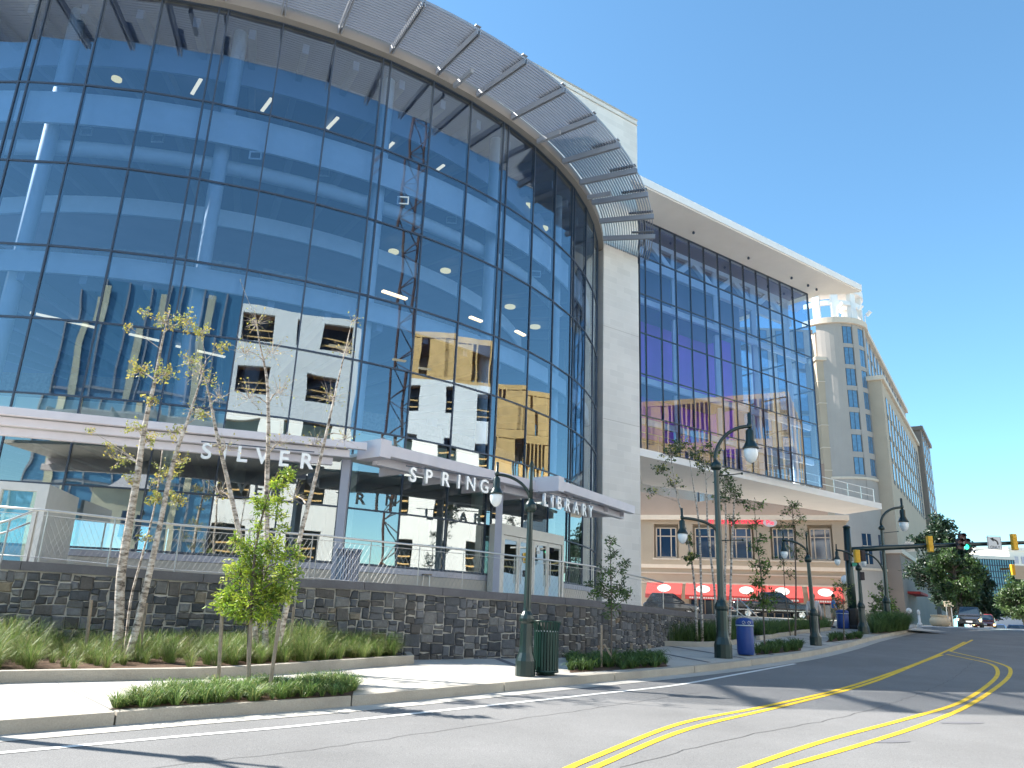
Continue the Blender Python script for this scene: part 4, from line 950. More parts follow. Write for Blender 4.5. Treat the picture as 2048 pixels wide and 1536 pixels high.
# ================================================================== GRASS AND LOW PLANTING
def tuft(m, p, h, n, spread, wid, cols, rng, curl=.6):
    for i in range(n):
        a = rng.uniform(0, 2 * pi); d = V((cos(a), sin(a), 0)); hh = h * rng.uniform(.55, 1.1); sp = spread * rng.uniform(.2, 1.1)
        s0 = p + d * rng.uniform(0, spread * .18); u = V((-d.y, d.x, 0)) * wid
        q1 = s0 + d * sp * .3 + V((0, 0, hh * .6)); q2 = s0 + d * sp * .74 + V((0, 0, hh * .84)); q3 = s0 + d * sp * 1.15 + V((0, 0, hh * (1 - curl * rng.uniform(.1, .7))))
        m.cc = tuple(x * rng.uniform(.75, 1.25) for x in [1])[0:0] or None
        c = rng.choice(cols); v = rng.uniform(.75, 1.3); m.cc = (c[0] * v, c[1] * v, c[2] * v)
        m.add([s0 - u, s0 + u, q1 + u * .9, q1 - u * .9, q2 + u * .6, q2 - u * .6, q3], [(0, 1, 2, 3), (3, 2, 4, 5), (5, 4, 6)])
GR = [(.12, .20, .04), (.17, .26, .06), (.09, .16, .03), (.26, .31, .09), (.08, .13, .03), (.30, .27, .12)]
LR = [(.09, .17, .04), (.13, .23, .05), (.06, .12, .03), (.18, .27, .07), (.26, .28, .09)]
rng = random.Random(9)
# left planting bed: low kerb, mulch, grasses
BF = catmull([gp(-150, 1376, .15), gp(0, 1367, .15), gp(230, 1362, .15), gp(454, 1356, .15), gp(700, 1338, .15), gp(827, 1328, .15)], .4)
bk = MB(); bi = offs(BF, .16)
for i in range(len(BF) - 1):
    a, b_, c, d = BF[i], BF[i + 1], bi[i + 1], bi[i]
    bk.hexa([(q.x, q.y, g(q.y) + .1) for q in (a, b_, c, d)] + [(q.x, q.y, g(q.y) + .15 + .17) for q in (a, b_, c, d)])
a, b_ = BF[-1], bi[-1]; wl = min(WL, key=lambda p: (p - a).length); d_ = (V((wl.x, wl.y, 0)) - a).normalized(); e_ = V((d_.y, -d_.x, 0)) * .14
bk.hexa([(q.x, q.y, g(q.y) + .1) for q in (a, V((wl.x, wl.y, 0)), V((wl.x, wl.y, 0)) - e_, a - e_)] + [(q.x, q.y, g(q.y) + .318) for q in (a, V((wl.x, wl.y, 0)), V((wl.x, wl.y, 0)) - e_, a - e_)])
struct('bed_kerb', bk, M['kerb'])
sm = MB(); bo = offs(BF, .161); wpts = []
for i in range(len(bo)): f = i / (len(bo) - 1); s_ = f * s_at_px(830) + (1 - f) * 0; w_ = wpos(s_); wpts.append(V((w_.x, w_.y, 0)))
for i in range(len(bo) - 1):
    for k in range(4):
        q = [bo[i].lerp(wpts[i], k / 4), bo[i + 1].lerp(wpts[i + 1], k / 4), bo[i + 1].lerp(wpts[i + 1], (k + 1) / 4), bo[i].lerp(wpts[i], (k + 1) / 4)]
        sm.quad(*[(p.x, p.y, g(p.y) + .28) for p in q])
struct('planting_bed', sm, M['soil'])
m = MB()
for i in range(480):
    f = rng.random(); k = int(f * (len(bo) - 1)); w_ = rng.random() ** .8 * .9 + .04
    p = bo[k].lerp(wpts[k], w_); px_ = 1024 + 1600 * p.x / p.y
    if 130 < px_ < 440 and w_ < .6 and rng.random() < .72: continue
    h = rng.uniform(.30, .72) * (.75 if w_ < .3 else 1) * (1.15 if px_ < 130 or 560 < px_ < 660 else .85); tuft(m, V((p.x, p.y, g(p.y) + .27)), h, 110 if w_ < .5 else 80, h * .95, .0022, GR, rng, .95)
tag(m.build('ornamental_grass', M['grass']), 'feathery ornamental grass filling the long bed at the foot of the stone wall', 'grass', None, 'stuff')
def bedpoly(name, lab, corners, n, h, cols, blades=34, wid=.007, soil=.16, sp=.8, curl=.7, dense=True):
    P = [gp(x, y, .15) for x, y in corners]
    s = MB(); s.add([(p.x, p.y, g(p.y) + soil) for p in P], [tuple(range(len(P)))]); struct('planting_soil', s, M['soil'])
    a, b_, c, d = P; m = MB()
    for i in range(n):
        u_, v_ = rng.random(), rng.random(); p = (a.lerp(b_, u_)).lerp(d.lerp(c, u_), v_); hh = h * rng.uniform(.55, 1.3)
        tuft(m, V((p.x, p.y, g(p.y) + soil)), hh, blades, hh * sp, wid, cols, rng, curl)
    tag(m.build(name, M['grass']), lab, 'plants', None, 'stuff')
bedpoly('lilyturf', 'low strappy green plants around the staked bright young tree at the kerb', [(215, 1421), (705, 1392), (712, 1366), (330, 1388)], 240, .21, LR, 46, .0042, sp=1.25, curl=.95)
bedpoly('lilyturf', 'low dark green plants around the small sapling below the pier', [(1140, 1346), (1335, 1334), (1325, 1312), (1135, 1322)], 130, .24, [(.05, .10, .025), (.07, .13, .03), (.1, .17, .04)], 34, .007, sp=1.2, curl=.95)
bedpoly('lilyturf', 'low dark green plants beside the blue recycling bin', [(1512, 1311), (1602, 1302), (1604, 1291), (1515, 1298)], 60, .26, [(.05, .10, .025), (.07, .13, .03), (.1, .17, .04)], 30, .009)
bedpoly('lilyturf', 'small patch of low plants at the kerb near the third lamp', [(1652, 1285), (1722, 1278), (1726, 1271), (1660, 1276)], 50, .26, [(.05, .10, .025), (.07, .13, .03)], 26, .012)
bedpoly('ornamental_grass', 'tall soft green grass bed around the right hand birches', [(1318, 1291), (1470, 1288), (1478, 1262), (1345, 1262)], 260, .6, [(.07, .13, .03), (.10, .17, .04), (.05, .10, .025)], 70, .004, .2, .9)
bedpoly('ornamental_grass', 'soft green grass bed in front of the black pickup', [(1520, 1279), (1660, 1260), (1648, 1254), (1500, 1266)], 180, .5, [(.09, .15, .04), (.12, .19, .05), (.06, .11, .03)], 60, .006, .2, .9)
bedpoly('ornamental_grass', 'rounded grass bed at the street corner before the crosswalk', [(1742, 1269), (1812, 1263), (1815, 1258), (1752, 1261)], 140, .85, [(.07, .13, .035), (.10, .17, .045), (.05, .10, .03)], 50, .009, .2, .9)
m = MB()
for cs in ([(1318, 1292), (1420, 1294), (1480, 1288)], [(1520, 1281), (1600, 1268), (1662, 1261)]):
    q = catmull([gp(*c, .15) for c in cs], .4); qi = offs(q, .14)
    for i in range(len(q) - 1): m.hexa([(p.x, p.y, g(p.y) + .1) for p in (q[i], q[i + 1], qi[i + 1], qi[i])] + [(p.x, p.y, g(p.y) + .30) for p in (q[i], q[i + 1], qi[i + 1], qi[i])])
struct('bed_kerb', m, M['kerb'])
# ================================================================== HOTEL
hot = thing('hotel_building', 'beige hotel with red shop awnings, a rounded corner tower and white rooftop pergola', 'hotel', (30, 80, 2))
HL = V((13.1, 75, 0)); HRt = V((30.5, 69.5, 0)); hu = (HRt - HL).normalized(); hn = V((hu.y, -hu.x, 0))
def hp(x, y, off=0): p = onpl(x, y, HL + hn * off, hn); return (p - HL).dot(hu), p.z
HW = (HRt - HL).length; zg = 1.6
ztopc = hp(1500, 1031)[1]
wins = [(1313, 1352), (1391, 1430), (1464, 1503), (1546, 1588), (1621, 1661)]
wz0, wz1 = hp(1480, 1116)[1], hp(1480, 1056)[1]
opn = [(hp(1300, 1180)[0], hp(1360, 1180)[0]), (hp(1378, 1180)[0], hp(1437, 1180)[0]), (hp(1459, 1180)[0], hp(1527, 1180)[0]), (hp(1530, 1180)[0], hp(1598, 1180)[0]), (hp(1620, 1180)[0], hp(1678, 1180)[0])]
zsh = hp(1480, 1172)[1]
mb = MB(); ed = [-9]
for a, b in wins: ed += [hp(a - 5, 1080)[0], hp(b + 5, 1080)[0]]
ed += [HW]
wa, wb = wz0 - .25, wz1 + .35
mb.obox(HL, hu, hn, -9, HW, -8, 0, wb, ztopc - .45); mb.obox(HL, hu, hn, -9, HW, -8, 0, zsh + .9, wa)
for i in range(0, len(ed), 2): mb.obox(HL, hu, hn, ed[i], ed[i + 1], -8, -.002, wa, wb)
for i in range(1, len(ed) - 1, 2): mb.obox(HL, hu, hn, ed[i], ed[i + 1], -8, -.7, wa, wb)
mb.obox(HL, hu, hn, -9, HW, -8, -.003, zsh, zsh + .898)
xs = [-9] + [q for o in opn for q in o] + [HW]
for i in range(0, len(xs), 2): mb.obox(HL, hu, hn, xs[i], xs[i + 1], -8, 0.06, zg, zsh - .002)
mb.build('shop_wall', M['hotel'], hot)
mb = MB()
mb.obox(HL, hu, hn, -9, HW + .25, -8, .35, ztopc - .44, ztopc); z = hp(1500, 1137)[1]
mb.obox(HL, hu, hn, -9, HW + .1, -1, .16, z - .12, z + .22); mb.obox(HL, hu, hn, -9, HW + .1, -1, .1, z - .62, z - .5)
mb.obox(HL, hu, hn, -9, HW + .1, -1, .07, zsh + .05, zsh + .25)
for (a, b) in wins: mb.obox(HL, hu, hn, hp(a - 8, 1080)[0], hp(b + 8, 1080)[0], -.6, .05, wa - .02, wa + .14)
mb.build('cornice', M['trim'], hot)
for i, (a, b) in enumerate(wins):
    s0, s1 = hp(a, 1080, -.4)[0], hp(b, 1080, -.4)[0]; m = MB()
    m.obox(HL, hu, hn, s0, s1, -.62, -.5, wz0, wz1); w_ = m.build('window', M['hwin'], hot)
    m = MB()
    for f in (0, .2, .75, 1): x = s0 + (s1 - s0) * f; m.obox(HL, hu, hn, x - .05, x + .05, -.5, -.42, wz0, wz1)
    for f in (0, .72, 1): z = wz0 + (wz1 - wz0) * f; m.obox(HL, hu, hn, s0, s1, -.5, -.44, z - .045, z + .045)
    m.build('window_frame', M['trim'], w_)
for i, (s0, s1) in enumerate(opn):
    m = MB(); m.obox(HL, hu, hn, s0, s1, -1.6, -1.5, zg, zsh); sf = m.build('shop_window', M['hwin'], hot)
    m = MB()
    for k in range(5): x = s0 + (s1 - s0) * k / 4; m.obox(HL, hu, hn, x - .05, x + .05, -1.5, -1.42, zg, zsh)
    m.obox(HL, hu, hn, s0, s1, -1.5, -1.43, zsh - 1.2, zsh - 1.12); m.obox(HL, hu, hn, s0, s1, -1.5, -1.4, zg, zg + .6); m.build('shop_frame', M['trim'], sf)
def awning(P, u, n, s0, s1, zt, zb_, dep):
    m = MB(); a, b = V(P) + u * s0, V(P) + u * s1; a.z = b.z = 0; zz = lambda p, z: V((p.x, p.y, z)); e = .1
    m.hexa([zz(a + n * e, zt - .06), zz(a + n * dep, zb_ - .05), zz(b + n * dep, zb_ - .05), zz(b + n * e, zt - .06), zz(a + n * e, zt), zz(a + n * dep, zb_), zz(b + n * dep, zb_), zz(b + n * e, zt)])
    m.hexa([zz(a + n * (dep - .03), zb_ - .38), zz(a + n * dep, zb_ - .38), zz(b + n * dep, zb_ - .38), zz(b + n * (dep - .03), zb_ - .38), zz(a + n * (dep - .03), zb_ - .052), zz(a + n * dep, zb_ - .052), zz(b + n * dep, zb_ - .052), zz(b + n * (dep - .03), zb_ - .052)])
    aw = m.build('awning', M['red'], hot)
    m = MB(); c = (a + b) / 2; sl = V((0, 0, zb_ - zt)) + n * (dep - e); base = zz(c + n * e, zt); up = u.cross(sl).normalized(); up = up if up.z > 0 else -up
    m.add([base + sl * (.48 + .33 * sin(t)) + u * .62 * cos(t) + up * .015 for t in [2 * pi * k / 20 for k in range(20)]], [tuple(range(20))]); m.build('awning_badge', M['awhite'], aw)
    m = MB()
    L_ = s1 - s0
    for k in range(12):
        x = s0 + L_ * (.12 + .065 * k); p = V(P) + u * x + n * (dep + .004); q = p + u * L_ * .045; m.quad(zz(p, zb_ - .3), zz(q, zb_ - .3), zz(q, zb_ - .16), zz(p, zb_ - .16))
    m.build('valance_print', M['awhite'], aw)
for (s0, s1) in opn: awning(HL, hu, hn, s0 - .25, s1 + .25, zsh + .1, zsh - .95, 1.5)
# red rooftop shop sign
def text(txt, p, u, n, h, mt, par, name, ext=.04, sx=1.0, align='LEFT', up=V((0, 0, 1))):
    cu = bpy.data.curves.new('t', 'FONT'); cu.body = txt; cu.size = h * 1.37; cu.extrude = ext; cu.align_x = align
    o = bpy.data.objects.new('t', cu); COL.objects.link(o); dg = bpy.context.evaluated_depsgraph_get(); me = bpy.data.meshes.new_from_object(o.evaluated_get(dg)); bpy.data.objects.remove(o)
    off = V((0, 0, 0)); q = par
    while q is not None: off += q.location; q = q.parent
    p = V(p) - off; me.transform(Matrix(((u.x * sx, up.x, n.x, p.x), (u.y * sx, up.y, n.y, p.y), (u.z * sx, up.z, n.z, p.z), (0, 0, 0, 1))))
    me.materials.clear(); me.materials.append(mt); o = bpy.data.objects.new(name, me); COL.objects.link(o); o.parent = par; return o
sp = onpl(1415, 1047, HL + hn * .15, hn); e_ = onpl(1527, 1051, HL + hn * .15, hn)
t_ = text('m  ion·pa·orcubs', sp, hu, hn, .62, M['redsign'], hot, 'shop_sign'); w_ = max(v.co.x for v in t_.data.vertices) - min(v.co.x for v in t_.data.vertices)
bpy.data.objects.remove(t_); t_ = text('m  ion·pa·orcubs', sp, hu, hn, .62, M['redsign'], hot, 'shop_sign', sx=(e_ - sp).length / max(w_ / hu.x, .1))
c = onpl(1540, 1045, HL + hn * .2, hn); mb = MB(); mb.add([c + hu * .62 * cos(t) + V((0, 0, .4 * sin(t))) for t in [2 * pi * k / 20 for k in range(20)]], [tuple(range(20))]); o = mb.build('sign_badge', M['signwhite'], hot)
text('Pie', c - V((0, 0, .2)) + hn * .03, hu, hn, .42, M['redsign'], o, 'badge_print', .02, align='CENTER')
# upper brown wall behind the balcony soffit
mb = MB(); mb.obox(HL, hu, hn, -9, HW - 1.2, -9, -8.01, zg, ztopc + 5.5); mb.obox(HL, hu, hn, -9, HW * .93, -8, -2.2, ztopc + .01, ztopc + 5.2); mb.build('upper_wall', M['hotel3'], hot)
# corner tower : seven storeys of windows on a rounded bay
TY = 100.0; tc = at(1657, 700, TY + 4); TC = (tc.x, tc.y); TR = 5.0; ztw = at(1665, 640, TY).z
fl = [(at(1670, 656 + 43.2 * i, TY).z, at(1670, 690 + 43.2 * i, TY).z) for i in range(7)]
fl = [(fl[0][0] + (fl[6][0] - fl[0][0]) * i / 6, fl[0][1] + (fl[6][1] - fl[0][1]) * i / 6) for i in range(7)]
zlow = fl[6][1] - 3.2
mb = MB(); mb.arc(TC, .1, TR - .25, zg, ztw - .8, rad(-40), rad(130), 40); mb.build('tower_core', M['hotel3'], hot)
wphi = [8, 37, 65]
mb = MB(); edges = [-40]
for p in wphi: edges += [p - 9, p + 9]
edges += [130]
for i in range(0, len(edges), 2): mb.arc(TC, TR - .3, TR, zlow, ztw - .8, rad(edges[i]), rad(edges[i + 1]), 6)
zz = [zlow] + [q for (t_, b_) in fl[::-1] for q in (b_, t_)] + [ztw - .8]
for p in wphi:
    for i in range(0, len(zz), 2): mb.arc(TC, TR - .3, TR - .06, zz[i], zz[i + 1], rad(p - 9), rad(p + 9), 4)
mb.arc(TC, TR - .3, TR + .02, zg, zlow, rad(-40), rad(130), 30)
mb.build('tower_wall', M['hotel2'], hot)
for p in wphi:
    for (t_, b_) in fl:
        a = rad(p); u = (cos(a), sin(a)); n = (sin(a), -cos(a)); P = (TC[0] + TR * sin(a), TC[1] - TR * cos(a), 0); hw = .68; m = MB(); m.cur = 0
        m.obox(P, u, n, -hw, hw, -.3, -.2, b_ - .55, t_ + .05); m.cur = 1
        m.obox(P, u, n, -hw + .07, -.04, -.2, -.17, b_, t_); m.obox(P, u, n, .04, hw - .07, -.2, -.17, b_, t_); m.build('tower_window', [M['hframe'], M['hwin2']], hot)
for (px, y0, y1) in ((1703, 1068, 1128), (1741, 1068, 1128), (1690, 1068, 1128)):
    a = {1703: 37, 1741: 66, 1690: 8}[px]; a = rad(a); u = (cos(a), sin(a)); n = (sin(a), -cos(a)); P = (TC[0] + TR * sin(a), TC[1] - TR * cos(a), 0); m = MB()
    z1_, z0_ = at(1700, y0, TY).z, at(1700, y1, TY).z; m.obox(P, u, n, -.6, .6, -.1, .04, z0_, z1_); m.cur = 1; m.obox(P, u, n, -.04, .04, .05, .1, z0_, z1_); m.obox(P, u, n, -.6, .6, .05, .09, z0_ + 2.2, z0_ + 2.3); m.build('tower_window', [M['hwin'], M['trim']], hot)
for z_, e in ((ztw - .8, .35), (at(1700, 960, TY).z, .1), (at(1700, 1140, TY).z, .15)): mb = MB(); mb.arc(TC, TR - .3, TR + e, z_ + .002, z_ + (.8 if e > .3 else .3), rad(-60), rad(130), 30); mb.build('tower_cornice', M['trim'], hot)
# left face of the tower: pilaster and plain wall running behind the library
pa = at(1626, 700, TY + .6)
mb = MB()
xa, xb = at(1470, 700, TY + 2).x, at(1628, 700, TY + 2).x
mb.box(xa, xb, TY + 2, TY + 14, zg, ztw - .82)
mb.build('side_wall', M['hotel2'], hot)
p0, p1 = at(1628, 700, TY + .2), at(1657, 700, TY + .2); zp = at(1640, 722, TY).z
mb = MB(); mb.box(p0.x, p1.x, TY - .2, TY + 2.5, zg, zp); mb.build('tower_pilaster', M['hotel'], hot)
mb = MB(); mb.box(p0.x - .2, p1.x + .2, TY - .45, TY + 2.5, zp + .002, zp + .5); mb.box(p0.x + .4, p1.x - .15, TY + .6, TY + 3, zp + .502, at(1640, 662, TY).z)
mb.build('pilaster_cap', M['trim'], hot)
for k in range(1, 6): z_ = zp - k * 3.05; mb = MB(); mb.box(p0.x - .04, p1.x + .04, TY - .26, TY + 1, z_, z_ + .1); mb.build('pilaster_band', M['trim'], hot)
for k in range(4):
    for (t_, b_) in fl[:6]:
        x = xa + (xb - xa) * (k + .5) / 4.3; m = MB(); m.box(x - .68, x + .68, TY + 1.9, TY + 2.2, b_ - .5, t_); m.cur = 1; m.box(x - .6, x + .6, TY + 1.86, TY + 1.899, b_, t_ - .06); m.build('side_window', [M['hframe'], M['hwin2']], hot)
# rooftop pergola
zt0, zt1, zt2 = ztw + .02, at(1690, 589, TY).z, at(1690, 552, TY).z
mb = MB(); mb.arc(TC, 2.2, TR + .1, zt1 + .002, zt1 + 1.0, rad(-70), rad(130), 40); mb.arc(TC, TR - .6, TR - .2, (zt0 + zt1) / 2 + .1, (zt0 + zt1) / 2 + .75, rad(-60), rad(120), 30); mb.build('pergola_ring', M['whitemetal'], hot)
for a in (-38, -8, 26, 58, 88, 118):
    a = rad(a); mb = MB(); mb.obox((TC[0] + (TR - .4) * sin(a), TC[1] - (TR - .4) * cos(a), 0), (cos(a), sin(a)), (sin(a), -cos(a)), -.45, .45, -.5, .25, zt0, zt1); mb.build('pergola_post', M['whitemetal'], hot)
for a in (-6, 28, 60):
    a = rad(a); p = V((TC[0] + (TR + .15) * sin(a), TC[1] - (TR + .15) * cos(a), zt0 + .1)); mb = MB(); mb.bar(p, p + V((0, 0, 1.3)), .1, .1); mb.bar(p + V((.1, -.3, 1.2)), p + V((.5, -.8, 1.7)), .45, .35); mb.build('roof_floodlight', M['whitemetal'], hot)
# long wing along the street
wd = ray(2040, 1266); wd = V((wd.x, wd.y, 0)).normalized(); wn_ = V((wd.y, -wd.x, 0)); W0 = V((TC[0] + TR * .93, TC[1] - TR * .3, 0)); WLn = 60
zwt = ztw - .9
mb = MB(); mb.obox(W0, wd, wn_, -.5, 49, -14, 0, zg, zwt); mb.build('wing_wall', M['hotel2'], hot)
mb = MB(); zb2 = at(1737, 741, 96).z; mb.obox(W0, wd, wn_, -2.2, 44, -5, 1.8, 11.6, zb2); mb.build('wing_bay', M['hotel'], hot)
mb = MB(); mb.obox(W0, wd, wn_, -2.5, 44.3, -5.2, 2.15, zb2 + .002, zb2 + .6); mb.build('wing_cornice', M['trim'], hot); mb = MB(); mb.obox(W0, wd, wn_, -.6, 49.3, -14, .45, zwt + .002, zwt + .7); mb.build('wing_cornice', M['trim'], hot); mb = MB(); mb.obox(W0, wd, wn_, -2.5, 44.3, -5, 2.2, 11.0, 11.598); mb.build('wing_cornice', M['trim'], hot)
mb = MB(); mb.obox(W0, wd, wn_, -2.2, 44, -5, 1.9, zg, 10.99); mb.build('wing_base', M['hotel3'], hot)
mb = MB(); mb.obox(W0, wd, wn_, 44.3, 62, -14, 2.6, zg, zwt - 4.6); mb.obox(W0, wd, wn_, 44.0, 62.4, -14, 3.0, zwt - 4.598, zwt - 3.9); mb.build('far_wing', M['hotel3'], hot)
def wwin(s_, off, z0, z1, hw):
    m = MB(); m.obox(W0, wd, wn_, s_ - hw, s_ + hw, off - .1, off + .05, z0 - .55, z1); m.cur = 1; m.obox(W0, wd, wn_, s_ - hw + .08, s_ + hw - .08, off + .052, off + .07, z0, z1 - .06); return m.build('wing_window', [M['hframe'], M['hwin2']], hot)
nw = 0
for k in range(12):
    for i, (t_, b_) in enumerate(fl):
        if nw >= 98: break
        up = t_ > zb2 + .4; s_ = 1.2 + k * 3.55
        if b_ < 11.8: continue
        wwin(s_, 0 if up else 1.8, b_, t_, .7); nw += 1
for k in range(4):
    for i in range(1, 7): m = MB(); t_, b_ = fl[i]; m.obox(W0, wd, wn_, 46 + k * 4, 47.3 + k * 4, 2.5, 2.66, b_, t_); m.build('far_window', M['hwin2'], hot)
m = MB(); m.obox(W0, wd, wn_, 2, 12, 1.7, 3.4, 6.2, 6.5); m.build('red_canopy', M['red'], hot)

# ================================================================== FAR BUILDINGS
def fbox(name, lab, cat, x0, x1, yt, Y, dep, mt, yb=1258):
    a, b = at(x0, yt, Y), at(x1, yt, Y); t = thing(name, lab, cat, (a.x, Y, 2)); m = MB(); m.box(a.x, b.x, Y, Y + dep, 2, a.z); w_ = m.build('wall', mt, t); return t, a, b
t, a, b = fbox('glass_office', 'far teal glass office building between the dark trees and the yellow signal', 'office', 1925, 2026, 1116, 170, 25, M['fglass'])
m = MB()
for k in range(22): x = a.x + (b.x - a.x) * k / 21; m.box(x - .06, x + .06, 169.8, 169.99, 2, a.z)
for k in range(11): z = 4 + (a.z - 4) * k / 10; m.box(a.x, b.x, 169.85, 169.99, z - .08, z + .08)
m.build('mullions', M['mull'], t); m = MB(); m.box(a.x - .2, b.x + .2, 169.7, 195.2, a.z + .002, a.z + .7); m.build('parapet', M['fwhite'], t)
m = MB(); m.box(a.x - .1, b.x + .1, 169.6, 171, 2, at(1950, 1192, 170).z); m.build('base_wall', M['fgrey'], t)
t, a, b = fbox('grey_tower', 'small grey block showing above the far glass office', 'building', 1951, 1985, 1099, 230, 20, M['fgrey'])
m = MB(); m.box(a.x - .3, b.x + .3, 229.7, 250.2, a.z + .002, a.z + .8); m.build('parapet', M['fwhite'], t)
t, a, b = fbox('cream_tower', 'pale cream building at the right edge behind the left turn sign', 'building', 2017, 2075, 1101, 215, 25, M['fwhite'])
m = MB(); m.box(a.x - .3, b.x + .3, 214.7, 240.2, a.z + .002, a.z + .9); m.build('parapet', M['fwhite'], t)
for k in range(4):
    for j in range(3): m = MB(); x = a.x + 1.2 + k * 2.0; m.box(x, x + 1.1, 214.8, 214.99, a.z - 3.5 - j * 3.4, a.z - 1.6 - j * 3.4); m.build('window', M['fgrey'], t)

# ================================================================== TRAFFIC SIGNALS
MY = G3(1708, 1258).y
mb0 = G3(1708, 1258); mt_ = at(1693, 1056, MY)
mast = thing('signal_mast', 'dark green traffic signal mast with a long arm reaching right over the road', 'signal mast', mb0)
m = MB(); m.tube([mb0, mb0.lerp(mt_, .5), mt_], [.24, .21, .18], 12); m.lathe([(.19, 0), (.21, .06), (.1, .14)], mt_, 12); m.build('pole', M['green'], mast, True)
m = MB(); m.lathe([(.42, 0), (.42, .12), (.36, .2), (.36, .95), (.28, 1.05)], mb0, 8); m.build('base_cover', M['black'], mast)
m = MB(); AY = MY; arm = [at(1698, 1100, AY), at(1760, 1096, AY), at(1850, 1092, AY + 1), at(1935, 1089, AY + 1), at(2060, 1085, AY + 1), at(2200, 1080, AY + 1)]
m.tube(arm, [.15, .14, .125, .115, .1, .08], 10); m.build('mast_arm', M['green'], mast, True)
def signal(lab, x, y0, y1, Y, front, mt, lit=None):
    p, q = at(x, y0, Y), at(x, y1, Y); h = p.z - q.z; w_ = h * .165; c = V((p.x, Y, q.z)); t = thing('traffic_signal', lab, 'traffic signal', c)
    m = MB(); m.box(c.x - w_, c.x + w_, Y - .1, Y + .12, q.z, p.z); m.build('housing', mt, t, bevel=.02)
    s = -1 if front else 1
    for k in range(3):
        z = q.z + h * (k + .5) / 3; m = MB(); n = 14
        if not front: m.box(c.x - w_ * .85, c.x + w_ * .85, Y - .125, Y - .102, z - h * .145, z + h * .145); m.build('door', mt, t, bevel=.01); continue
        m.add([(c.x + w_ * .78 * cos(2 * pi * j / n), Y - .102, z + w_ * .78 * sin(2 * pi * j / n)) for j in range(n)], [tuple(range(n))])
        m.build('lens', M['siggreen'] if lit == k else M['sigred'], t)
        m = MB(); vs = []
        for j in range(9): a = pi * j / 8; vs += [(c.x + w_ * .9 * cos(a), Y - .1, z + w_ * .9 * sin(a)), (c.x + w_ * .9 * cos(a), Y - .32, z + w_ * .9 * sin(a))]
        m.add(vs, [(2 * j, 2 * j + 1, 2 * j + 3, 2 * j + 2) for j in range(8)]); m.build('visor', mt, t)
    return t
signal('yellow signal seen from behind on the mast arm in front of the tall dark tree', 1858, 1072, 1104, AY + .7, False, M['sigyellow'])
signal('yellow signal seen from behind at the far right above the arm', 2026, 1068, 1100, AY + .7, False, M['sigyellow'])
signal('yellow signal of the next crossing low at the right edge over the green tree', 2024, 1129, 1150, AY + 18, False, M['sigyellow'])
# five section head with green light
g5 = at(1926, 1090, AY + .6); t = thing('traffic_signal', 'black signal head with its green light lit on the mast arm', 'traffic signal', g5); Y = AY + .6
m = MB(); k = Y / FPX
for (x0, x1, y0, y1) in ((1914.5, 1925.5, 1078, 1098), (1926.5, 1938, 1078, 1100), (1919, 1929.5, 1067, 1077.5)):
    a, b = at(x0, y1, Y), at(x1, y0, Y); m.box(a.x, b.x, Y - .12, Y + .12, a.z, b.z)
m.build('housing', M['sigblack'], t, bevel=.02)
for (x, y, mt) in ((1924, 1072.5, 'sigred'), (1920, 1083, 'sigred'), (1920, 1093, 'sigred'), (1932, 1083, 'sigred'), (1933, 1093.5, 'siggreen')):
    c = at(x, y, Y - .125); m = MB(); m.add([(c.x + .145 * cos(2 * pi * j / 14), c.y, c.z + .145 * sin(2 * pi * j / 14)) for j in range(14)], [tuple(range(14))]); m.build('lens', M[mt], t)
    m = MB(); vs = []
    for j in range(9): a = pi * j / 8; vs += [(c.x + .16 * cos(a), c.y + .01, c.z + .16 * sin(a)), (c.x + .16 * cos(a), c.y - .2, c.z + .16 * sin(a))]
    m.add(vs, [(2 * j, 2 * j + 1, 2 * j + 3, 2 * j + 2) for j in range(8)]); m.build('visor', M['sigblack'], t)
a = at(1927.5, 1077, Y - .13); b = at(1928, 1100, Y - .13); m = MB(); m.bar(a, b, .03, .02); m.build('strap', M['steel'], t)
# left turn only sign
Y = AY + .55; a, b = at(1976.5, 1099, Y), at(2001, 1074, Y); c = (a + b) / 2; t = thing('road_sign', 'white square sign with a black left turn arrow over the word ONLY', 'road sign', c)
m = MB(); m.box(a.x, b.x, Y - .02, Y + .02, a.z, b.z); m.build('sign_panel', M['signwhite'], t, bevel=.008); W_ = b.x - a.x
m = MB()
for (x0, x1, z0, z1) in ((.03, .97, .03, .05), (.03, .97, .95, .97), (.03, .05, .05, .95), (.95, .97, .05, .95)): m.box(a.x + W_ * x0, a.x + W_ * x1, Y - .024, Y - .0215, a.z + W_ * z0, a.z + W_ * z1)
ar = [(.72, .36), (.72, .5), (.66, .62), (.55, .68), (.42, .70)]
for p, q in zip(ar, ar[1:]): m.bar(V((a.x + W_ * p[0], Y - .023, a.z + W_ * p[1])), V((a.x + W_ * q[0], Y - .023, a.z + W_ * q[1])), .003, W_ * .11)
m.add([(a.x + W_ * x, Y - .025, a.z + W_ * z) for x, z in ((.2, .78), (.46, .86), (.44, .56))], [(0, 1, 2)])
m.build('arrow', M['signblack'], t)
text('ONLY', V((c.x, Y - .025, a.z + W_ * .09)), V((1, 0, 0)), V((0, -1, 0)), W_ * .19, M['signblack'], t, 'sign_text', .001, align='CENTER')
Y = AY + .5; a, b = at(1815, 1102, Y), at(1832, 1083, Y); t = thing('road_sign', 'back of a pale metal sign crossed by the mast arm', 'road sign', (a + b) / 2)
m = MB(); m.box(a.x, b.x, Y + .22, Y + .25, a.z, b.z); m.build('sign_panel', M['signback'], t); m = MB(); m.bar(V(((a.x + b.x) / 2, Y + .3, a.z)), V(((a.x + b.x) / 2, Y + .3, b.z)), .06, .06); m.build('bracket', M['steel'], t)
